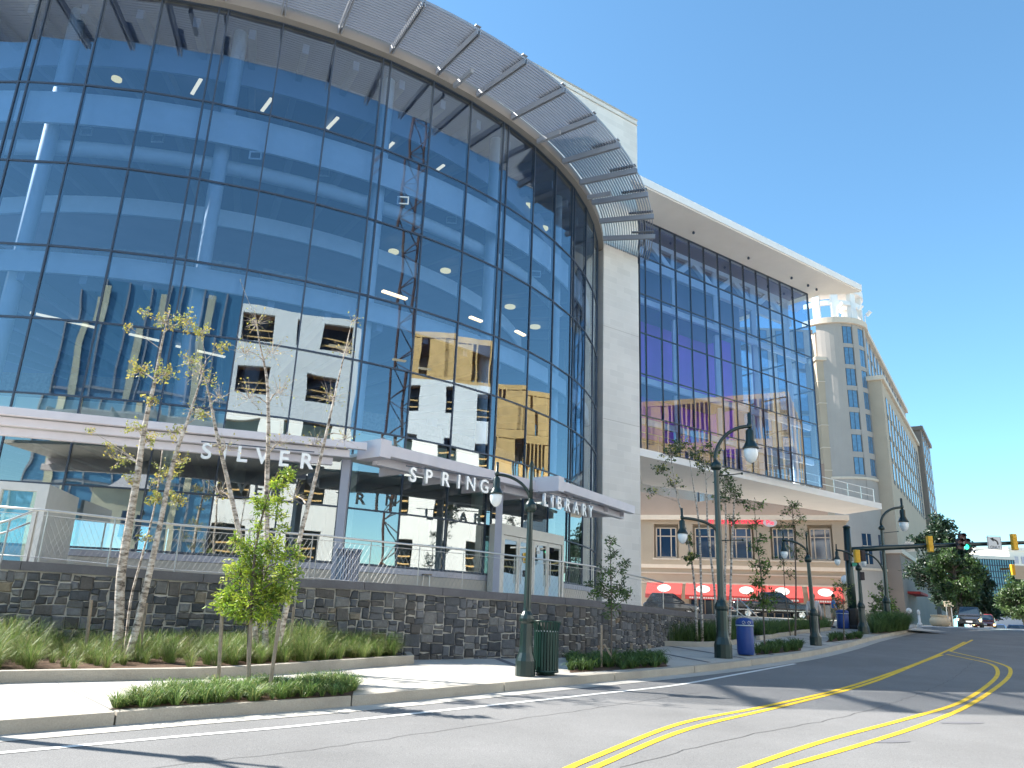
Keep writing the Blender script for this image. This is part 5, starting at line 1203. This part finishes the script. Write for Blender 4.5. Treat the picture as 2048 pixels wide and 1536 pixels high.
Y = AY + 18; a, b = at(2031, 1158, Y), at(2062, 1132, Y); t = thing('road_sign', 'grey panel sign beside the low yellow signal at the right edge', 'road sign', (a + b) / 2)
m = MB(); m.box(a.x, b.x, Y, Y + .05, a.z, b.z); m.build('sign_panel', M['signback'], t); m = MB(); m.bar(at(2000, 1138, Y + .2), at(2075, 1136, Y + .2), .15, .15); m.build('mast_arm', M['green'], t)
lp = G3(1727, 1268); Y = lp.y
def sbox(lab, x0, x1, y0, y1, Y, mt, lens=()):
    a, b = at(x0, y1, Y), at(x1, y0, Y); t = thing('traffic_signal', lab, 'traffic signal', (a + b) / 2); m = MB(); m.box(a.x, b.x, Y - .1, Y + .12, a.z, b.z); m.build('housing', mt, t, bevel=.02)
    n = max(1, round((b.z - a.z) / (b.x - a.x)))
    for k in range(n):
        h = (b.z - a.z) / n; z = a.z + h * k; m = MB(); m.box(a.x + .05, b.x - .05, Y - .13, Y - .102, z + .04, z + h - .04); m.build('door', mt, t)
    return t
sbox('yellow backed signal mounted on the fourth street lamp', 1709.5, 1718, 1100, 1125, Y - .25, M['sigyellow']); sbox('black signal mounted right of the fourth street lamp', 1720.5, 1728.5, 1101, 1122, Y - .2, M['sigblack'])
sbox('small dark pedestrian signal low on the fourth street lamp', 1720, 1727, 1144, 1160, Y - .25, M['sigblack'])
sbox('dark signal head left of the signal mast pole', 1689, 1694.5, 1101, 1121, MY - .3, M['sigblack'])
a, b = at(1704.5, 1132, MY - .3), at(1717, 1124, MY - .3); t = thing('street_sign', 'small green street name sign between the mast and the fourth lamp', 'street sign', (a + b) / 2); m = MB(); m.box(a.x, b.x, MY - .32, MY - .29, a.z, b.z); m.build('sign_panel', M['signgreen'], t); m = MB(); m.box(a.x - .02, b.x + .02, MY - .34, MY - .321, b.z - .03, b.z); m.build('sign_edge', M['signwhite'], t)
Y = 88; a, b = at(1888, 1214, Y), at(1908, 1201, Y)
for lab, x0, x1 in (('left of two pale yellow signs under the dark trees', 1889, 1896), ('right of two pale yellow signs under the dark trees', 1899, 1906)):
    a, b = at(x0, 1213, Y), at(x1, 1202, Y); t = thing('road_sign', lab, 'road sign', (a + b) / 2); m = MB(); m.box(a.x, b.x, Y, Y + .05, a.z, b.z); m.build('sign_panel', M['planter'], t); m = MB(); m.box((a.x + b.x) / 2 - .03, (a.x + b.x) / 2 + .03, Y + .06, Y + .1, 2.1, b.z); m.build('sign_post', M['signback'], t)
Y = 50; b_ = at(1697, 1262, Y); p = at(1690, 1160, Y); t = thing('globe_lamp', 'pale post lamp with a white globe left of the signal mast', 'lamp', V((p.x, Y, 2)))
m = MB(); m.tube([V((p.x + .2, Y, 2.0)), V((p.x + .05, Y, p.z - .3))], [.12, .08], 10); m.build('post', M['trim'], t, True); m = MB(); m.blob(p, .26, .26, .3); m.build('globe', M['globe'], t, True); m = MB(); m.lathe([(.1, -.4), (.14, -.32), (.14, -.26)], p, 10); m.build('collar', M['black'], t)

# ================================================================== CREST FURNITURE
Y = 56.5; p = at(1881, 1254, Y); t = thing('planter_pot', 'large round cream planter pot at the top of the road', 'planter', p)
m = MB(); m.lathe([(.42, 0), (.6, .15), (.68, .38), (.62, .56), (.5, .64), (.5, .72), (.56, .74), (.56, .82), (.46, .82), (.44, .7)], p, 20); m.build('pot', M['planter'], t, True); m = MB(); m.lathe([(.44, .7), (.01, .74)], p, 12, False); m.build('soil', M['soil'], t)
Y = 56; p = at(1840, 1252, Y); t = thing('parking_meter', 'white post shaped parking meter right of the ball topped post', 'parking meter', p)
m = MB(); m.lathe([(.17, 0), (.17, .15), (.09, .25), (.08, .75)], p, 10); m.build('post', M['signwhite'], t, True); m = MB(); m.lathe([(.06, .75), (.1, .82), (.1, 1.0), (.06, 1.08), (.01, 1.1)], p, 10); m.build('head', M['signwhite'], t, True)
p = at(1821, 1252, Y); t = thing('bollard_post', 'slim post topped by a white ball beside the crosswalk', 'post', p)
m = MB(); m.tube([p, p + V((0, 0, .85))], .04, 8); m.build('post', M['wood'], t); m = MB(); m.blob(p + V((0, 0, 1.03)), .19, .19, .19); m.build('ball', M['signwhite'], t, True)
p = at(1815, 1253, Y + .6); t = thing('utility_box', 'small tan box standing beside the ball topped post', 'box', p); m = MB(); m.box(p.x - .13, p.x + .13, p.y, p.y + .25, p.z, p.z + .68); m.build('body', M['planter'], t, bevel=.02); m = MB(); m.box(p.x - .15, p.x + .15, p.y - .02, p.y + .27, p.z + .682, p.z + .72); m.build('lid', M['wood'], t)
# steel stair rails beside the pickup
t = thing('stair_railing', 'pair of sloping steel handrails beside the right hand grass bed', 'handrail', at(1490, 1230, 42)); Y = 42
for q in (((1455, 1206), (1490, 1235), (1495, 1237)), ((1476, 1196), (1518, 1236), (1520, 1246))):
    m = MB(); m.tube(pts(Y, *q), .03, 6); m.build('rail', M['steel'], t, True)
for (x, y0, y1) in ((1475, 1196, 1246), (1496, 1215, 1248), (1460, 1208, 1240)):
    m = MB(); m.tube(pts(Y, (x, y0), (x, y1)), .025, 6); m.build('post', M['steel'], t)

# ================================================================== VEHICLES
def loft(m, secs):
    """secs: list of (x, [(y,z)...]) half outlines going from bottom centre outwards to top centre; mirrored"""
    rings = []
    for x, pr_ in secs:
        rings.append([(x, y, z) for y, z in pr_] + [(x, -y, z) for y, z in pr_[::-1]])
    n = len(rings[0]); fs = []
    for i in range(len(rings) - 1):
        for k in range(n): fs.append((i * n + k, (i + 1) * n + k, (i + 1) * n + (k + 1) % n, i * n + (k + 1) % n))
    fs += [tuple(range(n)), tuple((len(rings) - 1) * n + k for k in range(n))[::-1]]
    m.add([p for r_ in rings for p in r_], fs)
def bodysec(zb, zt, w): return [(w * .85, zb), (w * .98, zb + .1), (w, zb + (zt - zb) * .45), (w * .97, zt - .08), (w * .86, zt)]
def cabsec(zb, zt, w, wt): return [(w, zb), (w * .97, zb + (zt - zb) * .5), (wt, zt - .04), (wt * .85, zt)]
def wheel(par, x, y, r_):
    m = MB(); n = 18; prof = [(.6, -.11), (.95, -.11), (1, -.08), (1, .08), (.95, .11), (.6, .11)]
    vs = []; fs = []
    for (rr, yy) in prof:
        for k in range(n): vs.append((x + r_ * rr * cos(2 * pi * k / n), y + yy, r_ + r_ * rr * sin(2 * pi * k / n)))
    for i in range(len(prof) - 1):
        for k in range(n): fs.append((i * n + k, i * n + (k + 1) % n, (i + 1) * n + (k + 1) % n, (i + 1) * n + k))
    m.add(vs, fs); w_ = m.build('wheel', M['black'], par); s = 1 if y > 0 else -1; m = MB()
    for k in range(5):
        a = 2 * pi * k / 5; m.bar(V((x, y + s * .07, r_)), V((x + r_ * .58 * cos(a), y + s * .09, r_ + r_ * .58 * sin(a))), r_ * .26, .03, V((0, 1, 0)))
    m.add([(x + r_ * .62 * cos(2 * pi * k / n), y + s * .04, r_ + r_ * .62 * sin(2 * pi * k / n)) for k in range(n)], [tuple(range(n))]); m.build('rim', M['chrome'], w_)
def car(name, lab, cat, loc, rot, paint, kind, lights=False):
    t = thing(name, lab, cat, (0, 0, 0))
    if kind == 'pickup':
        m = MB(); loft(m, [(-2.9, bodysec(.55, 1.15, .9)), (-2.8, bodysec(.5, 1.2, .97)), (-1.0, bodysec(.45, 1.2, 1.0)), (.9, bodysec(.45, 1.22, 1.0)), (1.0, bodysec(.45, 1.2, 1.0)), (2.5, bodysec(.48, 1.12, .96)), (2.85, bodysec(.55, 1.0, .86))])
        b = m.build('body', M[paint], t, bevel=.02); m = MB(); loft(m, [(-.95, cabsec(1.2, 1.5, .9, .8)), (-.75, cabsec(1.2, 1.9, .92, .74)), (.5, cabsec(1.2, 1.92, .92, .74)), (1.35, cabsec(1.2, 1.26, .9, .84))]); m.build('cabin', M[paint], t)
        m = MB()
        for s in (-1, 1):
            for (x0, x1, xt0, xt1) in ((-.65, -.05, -.6, -.05), (.05, .95, .05, .52)): m.quad((x0, s * .925, 1.27), (x1, s * .925, 1.27), (xt1, s * .80, 1.8), (xt0, s * .80, 1.8))
        m.build('side_window', M['carglass'], t); m = MB(); m.quad((1.28, -.8, 1.27), (1.28, .8, 1.27), (.58, .68, 1.87), (.58, -.68, 1.87)); m.build('windscreen', M['carglass'], t)
        m = MB(); m.box(-2.7, 2.6, -1.03, -1.005, .62, .66); m.box(-2.7, 2.6, 1.005, 1.03, .62, .66); m.build('trim_strip', M['chrome'], t)
        for x in (-1.9, 1.85):
            for y in (-.88, .88): wheel(t, x, y, .39)
    else:
        hgt = {'suv': 1.75, 'car': 1.45}[kind]; bl = hgt * .56
        m = MB(); loft(m, [(-2.25, bodysec(.4, bl - .15, .78)), (-2.1, bodysec(.3, bl, .88)), (-1, bodysec(.28, bl + .04, .93)), (.8, bodysec(.28, bl + .02, .93)), (1.95, bodysec(.3, bl - .1, .9)), (2.25, bodysec(.36, bl - .25, .76))]); b = m.build('body', M[paint], t, bevel=.02)
        m = MB(); loft(m, [(-2.0 if kind == 'suv' else -1.7, cabsec(bl, bl + .12, .84, .8)), (-1.5 if kind == 'suv' else -.9, cabsec(bl, hgt, .86, .68)), (.2, cabsec(bl, hgt, .86, .68)), (1.15, cabsec(bl, bl + .06, .84, .8))]); m.build('cabin', M[paint], t)
        m = MB(); m.quad((1.09, -.76, bl + .1), (1.09, .76, bl + .1), (.32, .62, hgt - .06), (.32, -.62, hgt - .06)); m.build('windscreen', M['carglass'], t)
        m = MB()
        for s in (-1, 1): m.quad((-1.4, s * .865, bl + .08), (.85, s * .865, bl + .08), (.2, s * .73, hgt - .12), (-1.3, s * .73, hgt - .12))
        m.build('side_window', M['carglass'], t)
        for s in (-1, 1):
            m = MB(); m.box(2.02, 2.2, s * .74 - .17, s * .74 + .17, bl - .42, bl - .26); m.build('headlight', M['headlight' if lights else 'chrome'], t, bevel=.03)
            m = MB(); m.box(.75, .95, s * 1.0 - .1, s * 1.0 + .1, bl + .05, bl + .2); m.build('mirror', M[paint], t, bevel=.02)
        m = MB(); m.box(2.2, 2.27, -.5, .5, bl - .42, bl - .28); m.build('grille', M['black'], t); m = MB(); m.box(2.275, 2.3, -.24, .24, .42, .56); m.build('number_plate', M['plate'], t)
        for x in (-1.35, 1.4):
            for y in (-.8, .8): wheel(t, x, y, .34)
    t.location = loc; t.rotation_euler = (0, 0, rot); return t
p = at(1546, 1248, 58); car('pickup_truck', 'black pickup truck parked side on in front of the red awnings', 'pickup truck', (p.x, 58, 2.09), rad(-6), 'carblack', 'pickup')
p = at(1942, 1250, 70); car('suv', 'dark car facing the viewer with headlights on at the top of the road', 'car', (p.x, 70, 2.12), rad(-123), 'cardark', 'suv', True)
p = at(1970, 1250, 76); car('parked_car', 'red car half hidden behind the dark car at the top of the road', 'car', (p.x, 76, 2.0), rad(-123), 'carred', 'car', True)
p = at(1994, 1250, 84); car('parked_car', 'blue car whose roof just shows over the crest between the red car and trees', 'car', (p.x, 84, 1.2), rad(-123), 'carblue', 'car')
p = at(2034, 1250, 72); car('parked_car', 'blue car whose roof shows over the crest at the right edge', 'car', (p.x, 72, 1.1), rad(-123), 'carblue', 'car')
p = at(1342, 1240, 66); car('parked_car', 'black car seen through the railing below the leftmost awning', 'car', (p.x, 66, 2.14), rad(-10), 'carblack', 'suv')

# ================================================================== PEOPLE
def skin(name, verts, edges, radii, mt, par, sub=2):
    me = bpy.data.meshes.new(name); off = V((0, 0, 0)); q = par
    me.from_pydata(verts, edges, []); me.materials.append(mt); o = bpy.data.objects.new(name, me); COL.objects.link(o); o.parent = par
    md = o.modifiers.new('s', 'SKIN'); md.use_smooth_shade = True
    lay = me.skin_vertices[0].data if me.skin_vertices else None
    if lay is None:
        me.skin_vertices.new() if hasattr(me.skin_vertices, 'new') else None; lay = me.skin_vertices[0].data
    for i, r_ in enumerate(radii): lay[i].radius = (r_, r_) if not isinstance(r_, tuple) else r_
    lay[0].use_root = True
    sb = o.modifiers.new('u', 'SUBSURF'); sb.levels = sub; sb.render_levels = sub; return o
def addskin(me): pass
def person(lab, loc, rot, J, shirt, legs, short=False, sleeve=False, hairc='hair'):
    """J: joint positions (pelvis, chest, neck, head, l/r shoulder elbow wrist, l/r hip knee ankle toe)"""
    t = thing('person', lab, 'person', (0, 0, 0)); P = J
    vs, es, rs_ = [], [], []
    def v(p, r_): vs.append(tuple(p)); rs_.append(r_); return len(vs) - 1
    pe = v(P['pelvis'], (.15, .11)); ch = v(P['chest'], (.16, .11)); ne = v(P['neck'], .055); h0 = v(P['head'] - V((0, 0, .06)), .075); h1 = v(P['head'] + V((0, 0, .07)), .085); es += [(pe, ch), (ch, ne), (ne, h0), (h0, h1)]
    for s in 'lr':
        sh = v(P[s + 'sh'], .058); el = v(P[s + 'el'], .042); wr = v(P[s + 'wr'], .028); d = (P[s + 'wr'] - P[s + 'el']).normalized(); pm = v(P[s + 'wr'] + d * .07, (.038, .02)); es += [(ch, sh), (sh, el), (el, wr), (wr, pm)]
        sd = d.cross(V((0, 1, 0))).normalized()
        for k in range(4):
            b_ = P[s + 'wr'] + d * .085 + sd * (.03 - .02 * k); f1 = v(b_ + d * (.035 + .005 * (k in (1, 2))), .009); f2 = v(b_ + d * (.06 + .01 * (k in (1, 2))) + V((0, -.012, 0)), .008); es += [(pm, f1), (f1, f2)]
        th = v(P[s + 'wr'] + d * .05 + sd * .045, .01); th2 = v(P[s + 'wr'] + d * .085 + sd * .06, .009); es += [(wr, th), (th, th2)]
        hi = v(P[s + 'hi'], .085); kn = v(P[s + 'kn'], .058); an = v(P[s + 'an'], .04); to = v(P[s + 'to'], .036); es += [(pe, hi), (hi, kn), (kn, an), (an, to)]
    bpy_sk(t, 'body', vs, es, rs_, M['skin'])
    vs2, es2, r2 = [], [], []
    def w(p, r_): vs2.append(tuple(p)); r2.append(r_); return len(vs2) - 1
    a = w(P['pelvis'] + V((0, 0, -.02)), (.175, .135)); b = w(P['chest'], (.185, .135)); c = w(P['neck'] - V((0, 0, .05)), .075); es2 += [(a, b), (b, c)]
    for s in 'lr':
        d = w(P[s + 'sh'], .075); e = w(P[s + 'el'] if sleeve else P[s + 'sh'].lerp(P[s + 'el'], .7), .06); es2 += [(b, d), (d, e)]
        if sleeve: f = w(P[s + 'wr'], .04); es2.append((e, f))
    bpy_sk(t, 'shirt', vs2, es2, r2, M[shirt])
    vs2, es2, r2 = [], [], []
    a = w(P['pelvis'] + V((0, 0, -.03)), (.17, .13))
    for s in 'lr':
        d = w(P[s + 'hi'], .10); e = w(P[s + 'kn'] if not short else P[s + 'hi'].lerp(P[s + 'kn'], .85), .075); es2 += [(a, d), (d, e)]
        if not short: f = w(P[s + 'an'] + V((0, 0, .03)), .058); es2.append((e, f))
    bpy_sk(t, 'shorts' if short else 'trousers', vs2, es2, r2, M[legs])
    hd = P['head']; m = MB(); m.blob(hd + V((0, .025, .06)), .092, .10, .105, 14, 8); m.build('hair', M[hairc], t, True)
    m = MB(); m.blob(hd + V((0, -.10, -.01)), .016, .025, .025, 8, 5); m.build('nose', M['skin'], t, True)
    for sx in (-1, 1): m = MB(); m.blob(hd + V((sx * .03, -.085, .02)), .012, .008, .008, 8, 5); m.build('eye', M['signblack'], t, True); m = MB(); m.blob(hd + V((sx * .086, 0, 0)), .012, .02, .03, 8, 5); m.build('ear', M['skin'], t, True)
    m = MB(); m.blob(hd + V((0, -.085, -.055)), .026, .01, .007, 8, 5); m.build('mouth', M['redsign'] if 0 else M['skin'], t, True)
    for s in 'lr': m = MB(); m.blob((P[s + 'an'] + P[s + 'to']) / 2 - V((0, .01, .01)), .048, .13, .045, 10, 6); m.build('shoe', M['black'], t, True)
    t.location = loc; t.rotation_euler = (0, 0, rot); return t
def bpy_sk(par, name, vs, es, rs_, mt):
    import bmesh
    me = bpy.data.meshes.new(name); bm = bmesh.new(); L_ = bm.verts.layers.skin.verify(); bv = [bm.verts.new(p) for p in vs]
    for p, r_ in zip(bv, rs_): p[L_].radius = r_ if isinstance(r_, tuple) else (r_, r_)
    bv[0][L_].use_root = True
    for a, b in es: bm.edges.new((bv[a], bv[b]))
    bm.to_mesh(me); bm.free(); me.materials.append(mt); o = bpy.data.objects.new(name, me); COL.objects.link(o); o.parent = par
    md = o.modifiers.new('skin', 'SKIN'); md.use_smooth_shade = True; sb = o.modifiers.new('sub', 'SUBSURF'); sb.levels = 2; sb.render_levels = 2; return o
def joints(h=1.72, stride=0.0, sit=False, armf=.1):
    k = h / 1.72; P = {}
    P['pelvis'] = V((0, 0, .96)); P['chest'] = V((0, 0, 1.30)); P['neck'] = V((0, -.01, 1.48)); P['head'] = V((0, -.03, 1.61))
    for s, sx in (('l', -1), ('r', 1)):
        P[s + 'sh'] = V((sx * .19, 0, 1.40)); P[s + 'el'] = V((sx * .24, armf * sx * .6 * (1 if stride else .2), 1.12)); P[s + 'wr'] = V((sx * .23, -.12 + armf * sx, .88))
        P[s + 'hi'] = V((sx * .10, 0, .90)); P[s + 'kn'] = V((sx * .11, -.05 + stride * sx * .5, .50)); P[s + 'an'] = V((sx * .11, stride * sx, .09)); P[s + 'to'] = V((sx * .12, stride * sx - .17, .035))
    if sit:
        P['pelvis'] = V((0, .1, .52)); P['chest'] = V((0, .05, .86)); P['neck'] = V((0, .02, 1.04)); P['head'] = V((0, 0, 1.17))
        for s, sx in (('l', -1), ('r', 1)):
            P[s + 'sh'] = V((sx * .19, .04, .96)); P[s + 'el'] = V((sx * .26, -.12, .76)); P[s + 'wr'] = V((sx * .14, -.36, .79)); P[s + 'hi'] = V((sx * .1, .06, .5)); P[s + 'kn'] = V((sx * .12, -.36, .5)); P[s + 'an'] = V((sx * .12, -.34, .09)); P[s + 'to'] = V((sx * .12, -.5, .035))
    return {a: V(b) * k for a, b in P.items()}
p = G3(1637, 1280); person('person in a pale patterned top and dark trousers beside the third lamp post', (p.x, p.y + .3, g(p.y + .3) + .15), rad(150), joints(1.72, .18), 'shirtpale', 'pantsdark', False, True)
p = G3(1671, 1256); person('person in a blue shirt and khaki shorts walking by the far blue bin', (p.x, p.y, p.z), rad(60), joints(1.70, .2), 'shirtblue', 'khaki', True)
# seated reader behind the storefront, with table and stools
q = at(822, 1128, 28.2); z0 = 2.31
person('seated person in dark clothes reading at a table behind the storefront glass', (q.x, q.y, z0 + .25), rad(0), joints(1.72, sit=True), 'pantsdark', 'pantsdark', False, True)
for lab, x, Y in (('light wooden table in front of the seated reader', 822, 27.7), ('light wooden table left of the seated reader inside the glass', 735, 27.0)):
    q = at(x, 1128, Y); t = thing('reading_table', lab, 'table', (q.x, q.y, z0)); m = MB(); m.box(q.x - .8, q.x + .8, q.y - .35, q.y + .3, z0 + .98, z0 + 1.02); m.build('table_top', M['wood'], t)
    for sx in (-.7, .7):
        for sy in (-.28, .24): m = MB(); m.box(q.x + sx - .025, q.x + sx + .025, q.y + sy - .025, q.y + sy + .025, z0, z0 + .98); m.build('leg', M['steel'], t)
for i, x in enumerate((786, 855)):
    q = at(x, 1128, 27.2); t = thing('stool', ['metal legged stool left of the seated reader', 'metal legged stool right of the seated reader'][i], 'stool', (q.x, q.y, z0)); m = MB(); m.lathe([(.19, .66), (.19, .7)], (q.x, q.y, z0), 14); m.build('seat', M['wood'], t)
    for a in range(4): m = MB(); d = V((cos(a * pi / 2 + .8), sin(a * pi / 2 + .8), 0)); c = V((q.x, q.y, z0)); m.tube([c + d * .13 + V((0, 0, .66)), c + d * .2], .014, 6); m.build('leg', M['steel'], t)
q = at(822, 1128, 28.2); t = thing('reading_chair', 'dark chair under the seated reader', 'chair', (q.x, q.y + .12, z0)); m = MB(); m.box(q.x - .22, q.x + .22, q.y - .1, q.y + .34, z0 + .62, z0 + .68); m.build('seat', M['black'], t); m = MB(); m.box(q.x - .22, q.x + .22, q.y + .34, q.y + .38, z0 + .68, z0 + 1.2); m.build('backrest', M['black'], t)
for sx in (-.19, .19):
    for sy in (-.07, .31): m = MB(); m.box(q.x + sx - .018, q.x + sx + .018, q.y + sy - .018, q.y + sy + .018, z0, z0 + .62); m.build('leg', M['steel'], t)

# ================================================================== BUILDINGS ACROSS THE STREET (seen mirrored in the glass)
def siteblock(name, lab, P, Q, ztop, nb, floors, wallm, frame, dep=12, win=.5, z0=-1, wood_top=0, skipdark=False):
    P = V((P[0], P[1], 0)); Q = V((Q[0], Q[1], 0)); P, Q = Q, P; u = (Q - P).normalized(); n = V((-u.y, u.x, 0)); L_ = (Q - P).length; t = thing(name, lab, 'building', (P.x, P.y, z0))
    fh = (ztop - z0) / floors; bw_ = L_ / nb; m = MB(); mw = MB(); nsolid = floors - wood_top
    for j in range(nsolid):
        za = z0 + j * fh; m.obox(P, u, n, 0, L_, -.4, 0, za, za + fh * .32); m.obox(P, u, n, 0, L_, -.4, 0, za + fh * .86, za + fh)
        for i in range(nb + 1):
            a = max(0, i * bw_ - bw_ * (1 - win) / 2); b = min(L_, i * bw_ + bw_ * (1 - win) / 2); m.obox(P, u, n, a, b, -.4, -.002, za + fh * .32, za + fh * .86)
    m.build('wall', wallm, t)
    m = MB(); m.obox(P, u, n, .1, L_ - .1, -dep, -2.2, z0, z0 + nsolid * fh); m.build('core', M['cdark'], t)
    m = MB()
    for j in range(1, floors + 1): m.obox(P, u, n, .05, L_ - .05, -dep, -.41, z0 + j * fh - .35, z0 + j * fh - .02)
    m.build('floor_deck', M['cwood'], t)
    m = MB()
    for j in range(nsolid):
        for i in range(nb):
            for h in (.42, .56): z = z0 + (j + h) * fh; m.obox(P, u, n, (i + .25) * bw_, (i + .75) * bw_, -.6, -.5, z, z + .12)
    m.build('guard_boards', frame, t)
    if wood_top:
        rr = random.Random(4)
        for j in range(nsolid, floors):
            m = MB(); za = z0 + j * fh
            m.obox(P, u, n, 0, L_, -.2, 0, za, za + .35); m.obox(P, u, n, 0, L_, -.2, 0, za + fh - .5, za + fh)
            x = 0
            while x < L_:
                if rr.random() < .72: m.obox(P, u, n, x, x + .14, -.2, -.005, za + .35, za + fh - .5)
                if rr.random() < .12: m.obox(P, u, n, x, min(x + 1.8, L_), -.22, -.012, za + .4, za + fh - .6)
                x += .42
            for d in (-4, -8, -11.5):
                x = 0
                while x < L_:
                    m.obox(P, u, n, x, x + .14, d, d + .14, za, za + fh); x += .7
            m.build('stud_frame', frame, t)
    m = MB(); m.obox(P, u, n, -.02, .2, -dep, -.402, z0, z0 + floors * fh - .4); m.obox(P, u, n, L_ - .2, L_ + .02, -dep, -.402, z0, z0 + nsolid * fh - .4); m.build('end_wall', frame if wood_top else wallm, t)
    return t
siteblock('unfinished_building', 'white sheathed unfinished building across the street, mirrored in the curved glass', (25.5, -.2), (3.0, -15.0), 25.8, 6, 6, M['cwhite'], M['cwood'], win=.56)
siteblock('timber_building', 'timber framed building site with white lower storeys, right of the white one in reflections', (38.6, 30), (32.6, 10.5), 26.0, 4, 6, M['cwhite'], M['cwood'], wood_top=1, win=.55)
siteblock('timber_building', 'second timber framed block further up the street, mirrored in the glass nearest the pier', (37.5, 52), (39.5, 34.5), 22.5, 4, 5, M['cwhite'], M['cwood'], wood_top=2)
# crane
t = thing('tower_crane', 'brown lattice tower crane above the building site, mirrored in the glass', 'crane', (39, 2.5, 0)); m = MB(); c = V((39, 2.5, 0)); h = 66; w_ = 1.5
for sx in (-w_, w_):
    for sy in (-w_, w_): m.bar(c + V((sx, sy, 0)), c + V((sx, sy, h)), .2, .2)
for k in range(int(h / 2)):
    z = 2 * k; s = 1 if k % 2 else -1
    for (a, b) in (((-w_ * s, -w_), (w_ * s, -w_)), ((-w_ * s, w_), (w_ * s, w_)), ((-w_, -w_ * s), (-w_, w_ * s)), ((w_, -w_ * s), (w_, w_ * s))): m.bar(c + V((a[0], a[1], z)), c + V((b[0], b[1], z + 2)), .08, .08)
m.build('mast', M['crane'], t)
m = MB(); q0 = c + V((0, 0, h - 4)); jd = V((.5, -.85, .12)).normalized(); sd = V((.85, .5, 0)) * .6
for o_ in (sd, -sd, V((0, 0, 1.2))): m.bar(q0 + o_ - jd * 12, q0 + o_ + jd * 42, .16, .16)
for k in range(27): a = q0 + jd * (-12 + 2 * k); b = a + jd * 2; m.bar(a + sd, b + V((0, 0, 1.2)), .09, .09); m.bar(a - sd, b + V((0, 0, 1.2)), .09, .09)
m.build('jib', M['crane'], t)
m = MB(); m.box(c.x - 1, c.x + 1, c.y - 2.6, c.y - 1, h - 6.5, h - 4.4); m.build('cab', M['cwhite'], t)
# blue glass office with its own louvred shade, and a cream house
def office(P, Q, zt, lab):
    Q = V((P[0], P[1], 0)), V((Q[0], Q[1], 0)); P, Q = Q[1], Q[0]; u = (Q - P).normalized(); n = V((-u.y, u.x, 0)); L_ = (Q - P).length; t = thing('blue_office', lab, 'office', (P.x, P.y, -1))
    m = MB(); m.obox(P, u, n, 0, L_, -14, 0, -1.5, zt); m.build('glass_wall', M['office'], t)
    m = MB()
    for k in range(19): x = L_ * k / 18; m.obox(P, u, n, x - .07, x + .07, .003, .14, -1.5, zt)
    for z in (3.2, 7, 11, 15, 19): m.obox(P, u, n, 0, L_, .003, .1, z - .12, z + .12)
    m.build('mullions', M['louver'], t); m = MB()
    for k in range(9): m.obox(P, u, n, 0, L_, .3 + .32 * k, .38 + .32 * k, 16.4, 16.55)
    for k in range(8): x = L_ * (k + .5) / 8; m.obox(P, u, n, x - .06, x + .06, .02, 3.1, 16.56, 16.85)
    m.build('louvred_shade', M['louver'], t); m = MB()
    for k in range(7): x = L_ * (k + .3) / 7; m.obox(P, u, n, x, x + .6, .15, .2, -1.5, zt - .5)
    m.build('pilaster', M['cream'], t)
office((3.0, -21.5), (-30, -25.5), 29, 'blue glass office with a louvred sunshade across the street, mirrored at the left')
P = V((-2.5, -15.6, 0)); t = thing('cream_house', 'cream rendered house across the street, mirrored low at the left', 'house', (-10, -17, -1)); m = MB(); m.box(-15, -4, -20.5, -16, -1.5, 9.5); m.build('wall', M['cream'], t); m = MB(); m.add([(-15.4, -15.7, 9.5), (-3.6, -15.7, 9.5), (-3.6, -20.8, 9.5), (-15.4, -20.8, 9.5), (-13, -18, 12), (-6, -18, 12)], [(0, 1, 5, 4), (1, 2, 5), (2, 3, 4, 5), (3, 0, 4), (0, 3, 2, 1)]); m.build('roof', M['fgrey'], t)
for x in (-13, -10.5, -8, -6):
    for z in (2, 6): m = MB(); m.box(x, x + 1.1, -15.99, -15.9, z, z + 1.9); m.build('window', M['hwin'], t)
# ================================================================== LIGHT, SKY, RENDER
SUN = V((-.973, .23, 0)).normalized() * cos(rad(45)) + V((0, 0, sin(rad(45))))
w = bpy.data.worlds.new('World'); S.world = w; w.use_nodes = True; nt = w.node_tree
sk = nt.nodes.new('ShaderNodeTexSky'); sk.sky_type = 'NISHITA'; sk.sun_disc = False; sk.sun_elevation = rad(45); sk.sun_rotation = math.atan2(SUN.x, SUN.y)
sk.air_density = 1.0; sk.dust_density = .2; sk.ozone_density = 5.0
tn = nt.nodes.new('ShaderNodeMix'); tn.data_type = 'RGBA'; tn.blend_type = 'MULTIPLY'; tn.inputs[0].default_value = 1; tn.inputs[7].default_value = (.82, 1.04, .97, 1)
nt.links.new(sk.outputs[0], tn.inputs[6]); nt.links.new(tn.outputs[2], nt.nodes['Background'].inputs[0]); nt.nodes['Background'].inputs[1].default_value = .1
sl = bpy.data.lights.new('sun', 'SUN'); sl.energy = 5.0; sl.angle = rad(.5); sl.color = (1, .95, .87)
so = bpy.data.objects.new('sun', sl); COL.objects.link(so); so.rotation_euler = (-SUN).to_track_quat('-Z', 'Y').to_euler(); so.location = (-40, 10, 60)
S.view_settings.view_transform = 'Standard'; S.view_settings.look = 'None'; S.view_settings.gamma = 1; S.view_settings.exposure = 1.6
S.render.resolution_x = 1024; S.render.resolution_y = 768
S.cycles.max_bounces = 10; S.cycles.transparent_max_bounces = 24; S.cycles.glossy_bounces = 4; S.cycles.diffuse_bounces = 3; S.cycles.sample_clamp_indirect = 6
